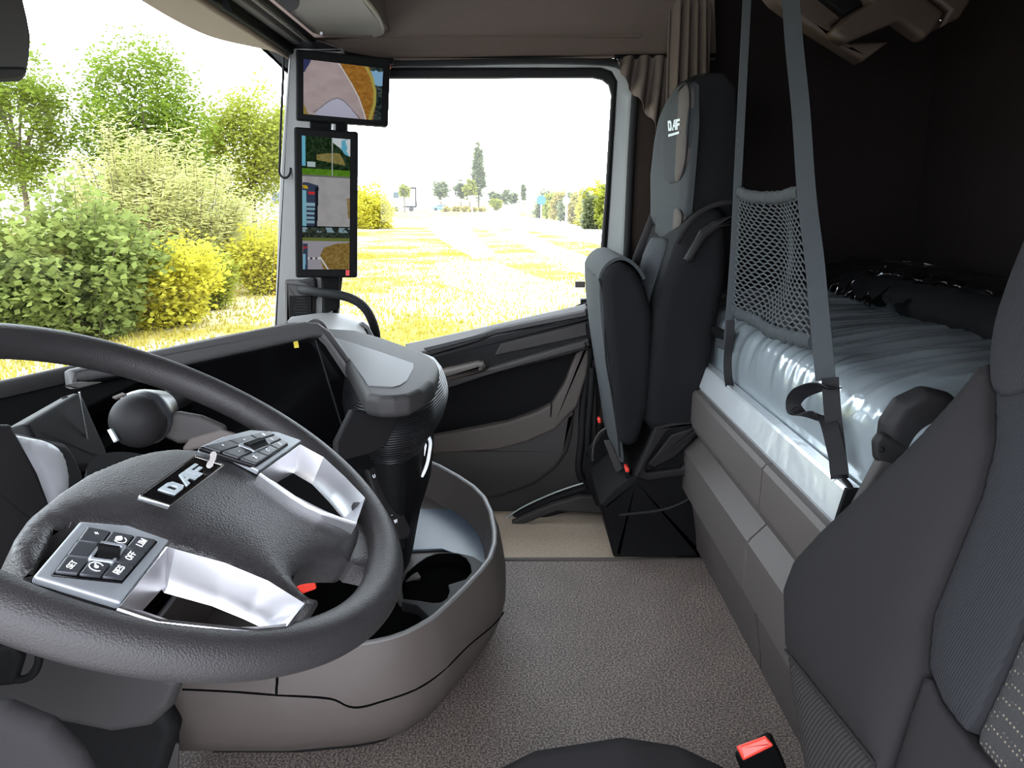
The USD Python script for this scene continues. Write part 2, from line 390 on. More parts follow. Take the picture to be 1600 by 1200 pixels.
# side wall behind the passenger door
struct('wall_right', plate([(1.06,-0.3377,1.2542),(1.06,-0.4743,1.2593),(1.06,-0.4249,2.1574),(1.06,-0.4903,2.1574),(1.06,-0.6503,-0.3663),(1.06,-0.2601,-0.3663),(1.06,-0.2589,0.0905),(1.06,-0.3607,0.6658)], (1,0,0), .05, .0), 'brown_lining')
struct('wall_bunk_shaded', plate([(1.058,-0.4899,2.1562),(1.058,-1.7962,2.1562),(1.058,-2.3822,-0.3652),(1.058,-0.6497,-0.3652)], (1,0,0), .05, .0), 'shaded_back_lining')  # same side wall continued, bunk shade painted in by a darker lining
struct('trim_rear_pillar', plate([(1.072,-0.2138,0.5704),(1.072,-0.277,0.5744),(1.072,-0.4152,0.5823),(1.072,-0.4576,-0.3729),(1.072,-0.2179,-0.3729)], (1,0,0), .03, .0), 'rubber_black')
struct('trim_corner', plate([(0.975,0.6358,1.2868),(0.975,0.5583,1.2965),(0.975,0.524,1.2868),(0.975,0.4468,1.2609),(0.975,0.3685,1.2479),(0.975,0.3248,1.2446),(0.975,0.3253,1.23),(0.975,0.4223,1.225),(0.975,0.5938,1.2381)], (-1,0,0), .012, .004), 'black_plastic')
# headliner over the door, leaning inwards as it rises
hl = struct('wall_upper', patch([[(1,0.5818,1.3095),(1,0.4519,1.2654),(1,0.3798,1.2522),(1,0.142,1.2506),(1,-0.0887,1.2522),(1,-0.3193,1.2572),(1,-0.4615,1.2522),(1,-0.5644,1.2522)], [(0.975,0.5713,1.3603),(0.975,0.4436,1.3205),(0.975,0.3656,1.3125),(0.975,0.1393,1.3125),(0.975,-0.0871,1.3125),(0.975,-0.3133,1.3157),(0.975,-0.4525,1.3157),(0.975,-0.5535,1.3157)],
    [(0.86,0.5308,1.4816),(0.86,0.4102,1.4816),(0.86,0.3381,1.4744),(0.86,0.1288,1.4744),(0.86,-0.0805,1.4744),(0.86,-0.2898,1.4744),(0.86,-0.4186,1.4744),(0.86,-0.5055,1.4744)], [(0.84,0.5083,1.7246),(0.84,0.3928,1.7246),(0.84,0.3234,1.7246),(0.84,0.1232,1.7246),(0.84,-0.077,1.7246),(0.84,-0.2772,1.7246),(0.84,-0.4005,1.7246),(0.84,-0.4775,1.7246)]], .006, 40, 60, (1,0,.2)), 'headliner')
LA, LB = A([(0.885,0.3704,1.4361),(0.885,0.3115,1.4346),(0.885,0.2492,1.4361)]), A([(0.962,0.3724,1.3416),(0.962,0.3276,1.34),(0.962,0.2896,1.3416)])
obj('louvre_panel', ribbon([(LA[1] + (LB[1] - LA[1])*s + A((.016,0,0))).tolist() for s in (-.05,1.04)], (0,1,0), [.135,.085], .002), 'void_black', hl)
for k in range(15):
    q = LA + (LB - LA)*k/14; obj('louvre', ribbon(q, (1,0,-.2), .010, .003), 'mid_plastic', hl)
struct('trim_2', box(.98, 1.14, -.35, .70, 1.30, 1.84), 'headliner')

# windscreen and its surround
WY = lambda x: .90 - .26 * np.clip(abs(x) - .45, 0, 1) ** 2 * 2.0
def wsec(z, dy=0): return [(x, WY(x) - (z - .5) * .20 + dy, z) for x in np.linspace(-1.02, 1.0, 25)]
w1 = struct('window_1', patch([wsec(.40), wsec(.85), wsec(1.30)], .005, 6, 49, (0,1,0)), 'window_glass')
edge = [(-0.0298,0.7254,1.25),(0.3837,0.7282,1.25),(0.6345,0.7336,1.25),(0.7528,0.713,1.25),(0.8302,0.6692,1.25),(0.8969,0.6332,1.25),(1.0061,0.6321,1.25),(1.289,0.6825,1.25)]
edge = spline(edge, 30)
vis = [tuple(p) for p in edge] + [(1.02, .54, 1.25), (.98, .604, 1.25), (-1.0, .604, 1.25), (-1.0, .75, 1.25), (-.5, .76, 1.25)]
ht = struct('trim_header', plate(vis, (0,0,1), .05, .0), 'visor_beige')
obj('lip', tube([(-1.0, .609, 1.246), (.96, .609, 1.246)], .006, 8), 'visor_beige', ht)
bl = thing('roller_blind', 'dark sunblind cassette running along the top of the windscreen', 'sunblind', (0, .56, 1.25))
obj('cassette', rbox(-1.0, 1.0, .588, .606, 1.250, 1.30, .006), 'black_plastic', bl)
obj('cover', rbox(-1.0, .93, .560, .588, 1.272, 1.31, .005), 'mid_plastic', bl)
obj('rail', tube([(-1.0, .553, 1.285), (.95, .553, 1.285)], .004, 8), 'bin_grey', bl)
obj('rail', tube([(-1.0, .542, 1.292), (.97, .542, 1.292)], .008, 8), 'black_plastic', bl)
obj('latch', hull([(0.42,0.5793,1.2587),(0.42,0.5715,1.2587),(0.42,0.5622,1.2352),(0.42,0.5696,1.2387),(0.42,0.5767,1.2446)], .004), 'black_plastic', bl, 'small black pull tab of the blind')
bn = thing('overhead_locker', 'grey overhead bin above the windscreen with a rounded edge', 'overhead bin', (0, .4, 1.3))
obj('body', cat(plate([(-1.0,.535,1.305),(.95,.535,1.305),(.995,.51,1.305),(1.0,.40,1.305),(.96,.355,1.305),(.88,.337,1.305),(-1.0,.337,1.305)], (0,0,1), .10, .0, r=.02)), 'bin_grey', bn)
obj('door', plate([(-1.0,.345,1.31),(.99,.37,1.31),(.9,.36,1.75),(-1.0,.345,1.75)], (0,-1,.05), .012, .006), 'headliner', bn)
obj('edge_strip', tube(spline([(-1.0,.337,1.305),(.5,.337,1.305),(.9,.340,1.305),(.97,.36,1.305),(.995,.385,1.305)], 30), .006, 8), 'bin_grey', bn)
obj('reading_lamp', tube([(0.6087,0.499,1.304), (0.5754,0.4898,1.296)], .022, 20), 'mid_plastic', bn, 'small round recessed reading lamp')
obj('screw', tube([(0.9487,0.5128,1.304), (0.9239,0.5069,1.299)], .004, 12), 'grey_steel', bn)
sn = thing('sensor_housing', 'dark rounded camera housing hanging at the top middle of the windscreen', 'camera housing', (-.2, .66, 1.1))
obj('shell', plate([(-0.2003,0.66,1.2288),(-0.1386,0.66,1.251),(-0.1176,0.66,1.1761),(-0.1118,0.66,1.1311),(-0.1081,0.66,1.1082),(-0.1068,0.66,1.086),(-0.1165,0.66,1.0583),(-0.1295,0.66,1.0334),(-0.144,0.66,1.024),(-0.2564,0.66,1.0047)], (0,1,0), .06, .016, r=.012), 'mid_plastic', sn)
obj('cover', plate([(-0.253,0.659,1.0239),(-0.1284,0.659,1.0441),(-0.1333,0.659,1.0353),(-0.1459,0.659,1.0277),(-0.2569,0.659,1.0083)], (0,-1,0), .004, .003, r=.004), 'dark_plastic', sn)

# A-pillar of the passenger side, its black frame and the door-window glass
ap = struct('trim_pillar', plate([(1,0.6008,1.2654),(1,0.4519,1.2654),(1,0.5228,0.4887),(1,0.7029,0.4887),(1,0.6813,0.6712),(1,0.6527,0.9272)], (-1,0,0), .06, .008, r=.004), 'light_plastic')
obj('cover', plate([(0.94,0.5141,1.1935),(0.94,0.4411,1.1935),(0.94,0.4884,0.6583),(0.94,0.5107,0.5276),(0.94,0.5557,0.5276)], (-1,0,0), .012, .006, r=.003), 'rubber_black', ap)
obj('bright_strip', tube([(0.925,0.4936,1.0687),(0.925,0.527,0.5394)], .0055, 10), 'grey_steel', ap)
obj('corner', plate([(0.985,0.6888,1.2774),(0.985,0.6246,1.266),(0.985,0.5806,1.266),(0.985,0.5863,1.1837),(0.985,0.6103,1.197)], (-1,0,0), .02, .008, r=.002), 'dark_plastic', ap)

# ================================================================ passenger door
dr = struct('door_1', plate([(1.05,0.4799,0.389),(1.05,0.3196,0.3971),(1.05,-0.2286,0.5259),(1.05,-0.255,0.5694),(1.05,-0.268,0.094),(1.05,-0.233,0.0063),(1.05,-0.2158,-0.065),(1.05,0.0211,-0.1283),(1.05,0.5096,-0.1969)], (-1,0,0), .012, .0), 'mid_plastic', 'dark grey passenger door with pull handle and pocket')
def dpart(name, pts, x, t, bev, m, K=None, r=.004, label=None, n=(-1,0,0)): return obj(name, plate(pts, n, t, bev, r=r), m, dr, label)
dpart('ledge', [(1.0819,0.3308,0.4183),(1.072,0.2434,0.4381),(1.0578,0.0957,0.4737),(1.0278,-0.2257,0.5516),(1.0112,-0.2304,0.5406),(1.0014,-0.2236,0.5312),(1.0349,0.0517,0.4702),(1.0293,0.1071,0.4487),(1.0309,0.2001,0.4208),(1.0308,0.2624,0.4013),(1.0389,0.3259,0.3875)], 0, .02, .006, 'light_plastic', r=.002, label='pale window ledge', n=(-.6,.25,.8))
dpart('groove', [(1.0307,0.2729,0.424),(1.017,0.0818,0.4734),(1.0085,0.0724,0.47),(1.0071,0.0998,0.4604),(1.0167,0.2604,0.4174)], 0, .002, .0005, 'dark_plastic', r=.001, n=(-.6,.25,.8))
dpart('upper_panel', [(1.04,0.2635,0.3994),(1.04,0.201,0.419),(1.04,0.1076,0.4467),(1.04,0.0518,0.4693),(1.04,-0.2275,0.5252),(1.04,-0.2428,0.5265),(1.04,-0.2449,0.4455),(1.04,-0.196,0.4171),(1.04,0.2096,0.3084),(1.04,0.2661,0.3084)], 0, .035, .008, 'dark_plastic')
dpart('inset', [(1.004,0.0544,0.4069),(1.004,0.0341,0.4449),(1.004,-0.2244,0.5101),(1.004,-0.2284,0.4696)], 0, .006, .004, 'mid_plastic', r=.003)
dpart('pull_handle', [(1.005,0.236,0.3634),(1.005,0.162,0.3804),(1.005,0.1035,0.3948),(1.005,0.0852,0.3923),(1.005,0.0785,0.3823),(1.005,0.0836,0.3672),(1.005,0.2061,0.3292),(1.005,0.237,0.3242)], 0, .055, .02, 'grey_plastic', r=.004, label='lighter grey pull handle')
dpart('armrest', [(1.005,0.0835,0.371),(1.005,-0.231,0.4645),(1.005,-0.2318,0.4335),(1.005,-0.196,0.4236),(1.005,0.2063,0.3178),(1.005,0.206,0.3305)], 0, .045, .016, 'mid_plastic', r=.003)
dpart('pocket_back', [(1.038,0.2912,0.2992),(1.038,0.2094,0.3095),(1.038,-0.199,0.4169),(1.038,-0.1845,0.3635),(1.038,-0.1268,0.2536),(1.038,0.0152,0.1911),(1.038,0.2449,0.1445),(1.038,0.2961,0.1411)], 0, .004, .0, 'black_plastic', r=0)
dpart('sweep', [(1.03,-0.2338,0.4536),(1.03,-0.2354,0.3894),(1.03,-0.2309,0.3462),(1.03,-0.202,0.2428),(1.03,-0.1338,0.1704),(1.03,-0.0484,0.1304),(1.03,0.0409,0.1036),(1.03,0.2967,0.0887),(1.03,0.295,0.1437),(1.03,0.244,0.1491),(1.03,0.0152,0.1955),(1.03,-0.0794,0.2297),(1.03,-0.1232,0.2545),(1.03,-0.1629,0.3205),(1.03,-0.1952,0.4172)], 0, .03, .009, 'grey_plastic', r=.004, label='curved grey trim below the pocket')
dpart('pocket', [(1.035,0.2965,0.1153),(1.035,0.0409,0.1254),(1.035,-0.0484,0.1488),(1.035,-0.1338,0.1887),(1.035,-0.199,0.2544),(1.035,-0.1899,0.1421),(1.035,-0.1768,0.0883),(1.035,-0.1392,0.034),(1.035,-0.0687,-0.021),(1.035,0.0416,-0.0627),(1.035,0.3024,-0.0767)], 0, .028, .018, 'mid_plastic', r=.01)
dpart('seam', [(0.999,-0.1202,0.2644),(0.999,-0.1239,0.2644),(0.999,-0.1232,0.2256),(0.999,-0.1209,0.2127),(0.999,-0.1184,0.2127)], 0, .002, .0, 'black_plastic', r=0)
obj('frame_strip', tube(spline([(1.02,-0.2383,0.4305),(1.02,-0.2319,0.3422),(1.02,-0.2222,0.226),(1.02,-0.2186,0.107),(1.02,-0.229,-0.0082),(1.02,-0.2454,-0.0219)], 30), .012, 10), 'rubber_black', dr)
obj('frame_strip', tube(spline([(1,-0.2457,0.3721),(1,-0.2414,0.2318),(1,-0.2381,0.1139),(1,-0.2475,-0.0071)], 30), .010, 10), 'rubber_black', dr)
sl = struct('trim_sill', plate([(1.02,0.0287,-0.1417),(1.02,-0.0234,-0.1051),(1.02,-0.088,-0.0703),(1.02,-0.1587,-0.0391),(1.02,-0.2323,-0.0137),(1.02,-0.2681,-0.0288),(1.02,-0.27,-0.0982),(1.02,-0.1793,-0.1051),(1.02,-0.069,-0.1332),(1.02,0.0288,-0.1827)], (-1,0,0), .03, .01, r=.003), 'dark_plastic')
obj('bright_edge', tube(spline([(0.985,0.025,-0.1257),(0.985,-0.023,-0.0898),(0.985,-0.0866,-0.0555),(0.985,-0.1562,-0.0248),(0.985,-0.2255,-0.0011)], 24), .0028, 8), 'white_paint', sl)
obj('kick_plate', plate([(0.96,0,-0.1146),(0.96,-0.1211,-0.0557),(0.96,-0.2112,-0.0276),(0.96,-0.3118,-0.0276),(0.96,-0.3138,-0.0883),(0.96,-0.1415,-0.0774),(0.96,0,-0.1366)], (-1,0,0), .02, .006), 'mid_plastic', sl)

# door window: black rubber outside frame, white painted frame, glass
gl = [(1.075,0.4706,1.2173),(1.075,-0.2494,1.2087),(1.075,-0.2774,1.1983),(1.075,-0.2897,1.1619),(1.075,-0.2677,0.7032),(1.075,-0.2578,0.566),(1.075,-0.2247,0.5401),(1.075,0.3025,0.4084),(1.075,0.4852,0.3836),(1.075,0.5435,0.4248)]
w2 = struct('window_2', plate(gl, (1,0,0), .004, .0, r=.004), 'window_glass')
gin = [(1.06,0.3671,1.2048),(1.06,-0.2294,1.2065),(1.06,-0.2571,1.2013),(1.06,-0.2759,1.1876),(1.06,-0.2841,1.16),(1.06,-0.2757,0.8921),(1.06,-0.266,0.7043),(1.06,-0.2634,0.5878),(1.06,-0.2364,0.568),(1.06,-0.1582,0.5343),(1.06,0.3003,0.4175),(1.06,0.4989,0.3704),(1.06,0.5423,0.3868),(1.06,0.4773,1.2048)]
gout = [(1.06,0.5474,1.2559),(1.06,-0.2737,1.2559),(1.06,-0.3324,1.2491),(1.06,-0.3575,1.215),(1.06,-0.3605,1.1426),(1.06,-0.3575,0.8921),(1.06,-0.3556,0.6464),(1.06,-0.3575,0.3868),(1.06,0.5697,0.2621),(1.06,0.6025,0.3868)]
gmid = [(1.055,0.5476,1.233),(1.055,-0.2519,1.233),(1.055,-0.2833,1.2228),(1.055,-0.2988,1.1972),(1.055,-0.2982,1.1593),(1.055,-0.2903,0.8921),(1.055,-0.2821,0.6662),(1.055,-0.2806,0.3879),(1.055,0.5685,0.2634),(1.055,0.6012,0.3879)]
obj('frame', plate(gmid, (-1,0,0), .02, .008, r=.003, holes=[gin]), 'rubber_black', w2)
obj('painted_frame', plate(gout, (-1,0,0), .012, .006, r=.004, holes=[gmid]), 'white_paint', w2, 'white painted door frame edge')
obj('seal', tube(spline([(1.01,0.5355,1.244),(1.01,0.1786,1.2424),(1.01,-0.2499,1.244),(1.01,-0.3075,1.2324),(1.01,-0.3411,1.1957),(1.01,-0.3471,1.1366),(1.01,-0.3422,0.8916),(1.01,-0.34,0.6513)], 60), .011, 10, up=(1,0,0)), 'rubber_black', w2)
obj('corner_tint', plate([(1.05,-0.1536,0.5339),(1.05,-0.2062,0.5595),(1.05,-0.2588,0.5733),(1.05,-0.2598,0.5378),(1.05,-0.2066,0.5378)], (-1,0,0), .003, .0), 'black_plastic', w2)
st = single('door_sticker', plate([(1.07,-0.1947,0.6258),(1.07,-0.2242,0.6258),(1.07,-0.2246,0.6082),(1.07,-0.195,0.6082)], (-1,0,0), .0008, .0), 'grey_plastic', 'tiny square sticker in the lower rear corner of the side window', 'sticker')

# ================================================================ camera monitors on the pillar
def lin_rgb(c): c = A(c) / 255.; return np.where(c <= .04045, c / 12.92, ((c + .055) / 1.055) ** 2.4)
def screen_picture(parent, quad, fn, nx, ny, label=None):
    a, b, c, d = A(quad); s, t = np.meshgrid(np.linspace(0, 1, nx), np.linspace(0, 1, ny)); S, U = s.ravel()[:, None], t.ravel()[:, None]
    v = (a*(1-S) + b*S)*(1-U) + (d*(1-S) + c*S)*U
    i = np.arange(nx*ny).reshape(ny, nx); q = np.stack([i[:-1, :-1], i[1:, :-1], i[1:, 1:], i[:-1, 1:]], -1).reshape(-1, 4)
    p = obj('picture', T(v, np.vstack([q[:, [0, 1, 2]], q[:, [0, 2, 3]]])), 'screen_picture', parent, label, smooth=False)
    col = lin_rgb(fn(s.ravel(), t.ravel()))
    UsdGeom.PrimvarsAPI(p).CreatePrimvar('shade', Sdf.ValueTypeNames.Color3fArray, 'vertex').Set(Vt.Vec3fArray.FromNumpy(col.astype(np.float32)))
def paint(s, base): return np.tile(A(base)[None], (len(s), 1))
def inside(s, t, poly):
    import shapely
    return shapely.contains_xy(Polygon(poly), s, t)
def pic_front(s, t):
    P_ = np.stack([s, t, 0*s], 1); n1 = meshkit.fbm(P_*8, 4, 3); n2 = meshkit.fbm(P_*30, 3, 5)
    c = paint(s, (196, 178, 178)) + (n1[:, None]-.5)*26
    m = inside(s, t, [(.42,-.1),(.5,.13),(.60,.35),(.70,.60),(.78,.90),(.80,1.1),(1.1,1.1),(1.1,-.1)]); c[m] = A((176,122,52)) + (n2[m, None]-.5)*A((70,50,30))
    m = inside(s, t, [(.79,-.1),(.88,.2),(.925,.45),(.925,.7),(.88,1.1),(1.1,1.1),(1.1,-.1)]); c[m] = np.where((t[m] < .35)[:, None] & (n1[m, None] > .42), A((150,200,235)), A((50,62,60)) + (n2[m, None]-.5)*120)
    d = np.abs(s - np.interp(t, [0, .13, .35, .6, .9, 1], [.43, .50, .60, .70, .78, .80])); c[d < .009] = (235, 230, 225)
    d = s - np.interp(t, [0, .2, .45, .7, 1], [.80, .88, .925, .925, .87]); c[(d > -.04) & (d < 0)] = A((190,180,90))
    m = inside(s, t, [(.12,1.1),(.18,.90),(.28,.77),(.36,.68),(.43,.645),(.50,.68),(.58,.78),(.68,.93),(.72,1.1)]); c[m] = A((208,208,230)) - (t[m, None]-.7)*30
    d = np.abs(t - np.interp(s, [.1, .18, .28, .36, .43, .5, .58, .68, .74], [.97, .90, .77, .68, .645, .68, .78, .93, 1.02])); m = (d < .014) & (s > .12) & (s < .74); c[m] *= .75
    m = inside(s, t, [(-.1,-.1),(.13,-.1),(.07,.08),(.02,.22),(-.1,.35)]); c[m] = (60, 66, 110)
    m = inside(s, t, [(-.1,.8),(.02,.85),(.09,1.1),(-.1,1.1)]); c[m] = (170, 150, 80)
    return np.clip(c, 0, 255)
def pic_side(s, t):
    P_ = np.stack([s, t*2.6, 0*s], 1); n1 = meshkit.fbm(P_*7, 4, 8); n2 = meshkit.fbm(P_*28, 3, 9)
    c = paint(s, (185, 183, 184)) + (n1[:, None]-.5)*26
    m = t < .29; c[m] = A((96,146,40)) + (n2[m, None]-.5)*40
    m = t < .235; c[m] = A((38,58,36)) + (n2[m, None]-.5)*70
    m = inside(s, t, [(.3,.13),(.55,.115),(.78,.11),(.86,.16),(.9,.2),(.3,.17)]); c[m] = A((150,140,82)) + (n2[m, None]-.5)*40
    m = inside(s, t, [(.62,-.1),(1.1,-.1),(1.1,.14),(.9,.12),(.78,.07),(.62,.03)]); c[m] = np.where(n1[m, None] > .5, A((228,238,242)), A((110,195,225)))
    m = (s < .07) & (t < .22); c[m] = (120, 205, 235)
    m = inside(s, t, [(.11,.185),(.27,.185),(.27,.225),(.11,.225)]); c[m] = (200, 220, 222)
    m = (np.abs(s - .625) < .012) & (t < .29); c[m] = (190, 196, 190)
    m = (t > .283) & (t < .296); c[m] = (120, 124, 116)
    m = inside(s, t, [(0,.34),(.1,.34),(.33,.36),(.33,.45),(.28,.67),(0,.67)]); c[m] = (64, 76, 100)
    m = inside(s, t, [(.0,.36),(.09,.36),(.12,.375),(.12,.39),(.03,.385)]); c[m] = (222, 184, 50)
    m = inside(s, t, [(.12,.41),(.31,.405),(.32,.425),(.13,.43)]); c[m] = (224, 62, 66)
    m = (s < .08) & (t > .4) & (t < .67); c[m] = (140, 205, 225)
    m = (s < .28) & (t > .51) & (t < .66) & (np.sin(t*190) > -.2) & (s > .05); c[m] = (150, 190, 205)
    m = (s < .33) & (s > .06) & (np.abs(t-.505) < .012); c[m] = (160, 200, 215)
    m = inside(s, t, [(.27,.37),(.34,.37),(.31,.67),(.25,.67)]); c[m] = (34, 38, 48)
    m = inside(s, t, [(.93,.45),(1.1,.43),(1.1,.61),(.96,.6)]); c[m] = A((160,140,95)) + (n2[m, None]-.5)*40
    lo = t > .675
    m = lo; c[m] = A((176,172,182))
    m = lo & (t < .78); c[m] = A((120,132,66))
    m = lo & (t < .755); c[m] = A((56,66,56)) + (n2[m, None]-.5)*90
    m = lo & (t < .715) & (n1 > .45); c[m] = (150, 178, 190)
    m = inside(s, t, [(.45,.83),(.7,.80),(1.1,.785),(1.1,1.1),(.52,1.1),(.36,.90)]); c[m] = A((150,124,66)) + (n2[m, None]-.5)*70
    d = s - np.interp(t, [.9, 1.], [.36, .54]); m = (np.abs(d) < .02) & (t > .9); c[m] = (228, 228, 228)
    m = (np.abs(t - .915) < .008) & (s > .1) & (s < .37); c[m] = np.where((np.sin(s[m]*60) > 0)[:, None], A((228,228,228)), A((90,90,96)))
    m = inside(s, t, [(0,.80),(.11,.80),(.10,1.1),(0,1.1)]); c[m] = (64, 76, 100)
    m = inside(s, t, [(.0,.83),(.09,.82),(.09,.835),(0,.845)]); c[m] = (200, 60, 66)
    m = inside(s, t, [(0,.88),(.06,.88),(.05,1.1),(0,1.1)]); c[m] = (140, 200, 225)
    m = (np.abs(t - .672) < .004); c[m] = (20, 22, 24)
    return np.clip(c, 0, 255)
m1 = thing('monitor', 'upper black landscape monitor showing the wide view in front of the truck', 'monitor', (0.894,0.4526,1.1467), 'camera monitors on the pillar')
obj('housing', plate([(0.8928,0.5696,1.2493),(0.9663,0.3358,1.2399),(0.9549,0.3483,1.0631),(0.8825,0.5791,1.0744)], (-0.9528,-0.3009,0.0401), .03, .006, r=.006, back=True), 'black_plastic', m1)
screen_picture(m1, [(0.8676,0.544,1.2261),(0.9293,0.347,1.2128),(0.9203,0.3576,1.0786),(0.8596,0.5512,1.0898)], pic_front, 130, 90, 'view of asphalt and brown grass around the white truck front')
m2 = thing('monitor', 'tall black portrait monitor showing two stacked rear views along the truck side', 'monitor', (0.8654,0.5055,0.8649), 'camera monitors on the pillar')
obj('housing', plate([(0.8799,0.5848,1.0563),(0.9298,0.4257,1.0475),(0.9076,0.4437,0.656),(0.8578,0.6021,0.6611)], (-0.9528,-0.3009,0.0401), .03, .006, r=.006, back=True), 'black_plastic', m2)
screen_picture(m2, [(0.8552,0.558,1.0354),(0.8929,0.4375,1.0283),(0.873,0.4543,0.6809),(0.8353,0.5742,0.6843)], pic_side, 90, 240, 'two rear views of road, grass and trees')
obj('indicator', plate([(0.8703,0.4645,0.6796),(0.8736,0.4542,0.6793),(0.8726,0.4554,0.664),(0.8695,0.4652,0.6643)], (-0.9528,-0.3009,0.0401), .0008, .0), 'red_led', m2, 'small red mark in the lower corner')
br = thing('monitor_bracket', 'black bracket and post carrying the two monitors on the pillar', 'bracket', (0.9146,0.5146,0.8561))
obj('post', plate([(0.9228,0.5518,1.08),(0.9518,0.459,1.0729),(0.9507,0.4599,1.0526),(0.9447,0.4783,1.0487),(0.9178,0.4995,0.5685),(0.9033,0.5432,0.5521),(0.9211,0.5534,1.0501)], (-0.9528,-0.3009,0.0401), .026, .006), 'black_plastic', br)
obj('pin', tube([(0.9119,0.4853,1.0691),(0.9107,0.4862,1.0492)], .006, 10), 'grey_steel', br)
single('warning_light', rbox(.952, .962, *sorted([(0.96,0.3303,1.2226)[1], (0.96,0.339,1.2226)[1]]), (0.96,0.3358,1.2161)[2], (0.96,0.3353,1.2275)[2], .003), 'red_led', 'small red light beside the corner of the upper monitor', 'light')

gh = thing('grab_handle', 'curved black grab handle fixed to the front pillar below the portrait monitor', 'grab handle', (0.94,0.6057,0.5934))
obj('bar', tube(spline([(0.93,0.6104,0.6188), (0.87,0.5648,0.6205), (0.85,0.5081,0.6158), (0.85,0.4552,0.6051), (0.85,0.4154,0.5799), (0.86,0.3958,0.5404), (0.88,0.3903,0.5002), (0.9,0.3944,0.4496)], 40), .0125, 14), 'rubber_black', gh)
obj('mount', hull([(0.93,0.6354,0.6317),(0.93,0.5717,0.6446),(0.93,0.5709,0.6003),(0.93,0.6127,0.5854),(0.93,0.6406,0.5854)], .009), 'dark_plastic', gh)
tw = thing('tweeter', 'small black tweeter with round grille at the foot of the front pillar', 'speaker', (0.93,0.614,0.5668))
obj('housing', plate([(0.95,0.655,0.6462),(0.95,0.5955,0.6462),(0.95,0.5669,0.6276),(0.95,0.5778,0.5165),(0.95,0.6609,0.5165)], (-1,0,0), .03, .012, r=.006), 'mid_plastic', tw)
obj('grille', plate([(0.92,0.642,0.6015),(0.92,0.5756,0.6015),(0.92,0.5803,0.5308),(0.92,0.6472,0.5308)], (-1,0,0), .006, .003, r=.003), 'black_plastic', tw)
TA, TB = A([(0.914,0.628,0.5931),(0.914,0.5875,0.5931)]), A([(0.914,0.632,0.5374),(0.914,0.5913,0.5374)])
for k in range(8):
    q = TA + (TB - TA)*k/7; m_ = q.mean(0); q = m_ + (q - m_)*(1 - .12*abs(k - 3.5)); obj('slot', tube(lin(q, 4), .0014, 6), 'dark_plastic', tw)
cd = single('pull_cord', tube(spline([(0.93,0.6121,1.2592), (0.92,0.6214,1.142), (0.92,0.6347,1.035), (0.92,0.6434,0.9559), (0.92,0.6407,0.9337), (0.92,0.6287,0.9286), (0.93,0.6203,0.9374), (0.94,0.6182,0.9567)], 60), .0032, 8), 'rubber_black', 'thin black blind cord looping beside the front pillar', 'cord')

# ================================================================ dashboard
ds = thing('dashboard', 'dark grey truck dashboard with a wide angled display and a shelf', 'dashboard', (0, .6, .4))
def dp(name, mesh, m, label=None, parent=None): return obj(name, mesh, m, parent or ds, label)
# display lens, bezel, hood
lens = [(-0.2033,0.619,0.6158),(-0.0769,0.5281,0.6197),(0.1386,0.3731,0.6261),(0.1533,0.3616,0.6246),(0.16,0.3488,0.6075),(0.1693,0.2967,0.5106),(0.1409,0.2957,0.4639),(0.1212,0.2989,0.4397),(0.1013,0.3095,0.4312),(0.0689,0.3327,0.4299),(-0.134,0.4934,0.4555),(-0.25,0.5929,0.4865)]
dsp = dp('display', plate(lens, (-0.5535,-0.7547,0.3522), .004, .0), 'gloss_black', 'black switched-off display')
bez_o = [(-0.2094,0.6189,0.6401),(-0.1316,0.5644,0.6455),(-0.0521,0.5075,0.6485),(0.0876,0.4075,0.6537),(0.1207,0.3828,0.6528),(0.141,0.3653,0.6471),(0.1548,0.3462,0.628),(0.1618,0.3204,0.5838),(0.1695,0.2818,0.5131),(0.1432,0.2867,0.4823),(0.1094,0.2917,0.4398),(0.0869,0.3029,0.4286),(0.0524,0.3287,0.4296),(-0.1498,0.4871,0.4513),(-0.2702,0.5892,0.4808)]
bez_i = [(-0.2079,0.6092,0.6215),(-0.0913,0.5219,0.6178),(0.1221,0.3688,0.6249),(0.1352,0.3583,0.6231),(0.1413,0.3466,0.6075),(0.1511,0.2958,0.5141),(0.1243,0.295,0.4702),(0.1054,0.2987,0.4486),(0.0871,0.3082,0.4403),(0.0561,0.3302,0.4386),(-0.1442,0.4883,0.4626),(-0.258,0.5858,0.4926)]
dp('bezel', plate(bez_o, (-0.5535,-0.7547,0.3522), .018, .008, r=.004, holes=[bez_i]), 'bezel_grey')
obj('label', plate([(0.1014,0.3932,0.6235),(0.1091,0.3874,0.6232),(0.105,0.3848,0.6111),(0.0973,0.3906,0.6114)], (-0.5535,-0.7547,0.3522), .0006, .0), 'yellow_label', dsp, 'small yellow label in the corner of the display')
obj('divider', plate([(0.1381,0.364,0.6178),(0.1408,0.3623,0.6184),(0.1021,0.3079,0.441),(0.0988,0.3097,0.4395)], (-0.5535,-0.7547,0.3522), .0004, .0), 'key_black', dsp)
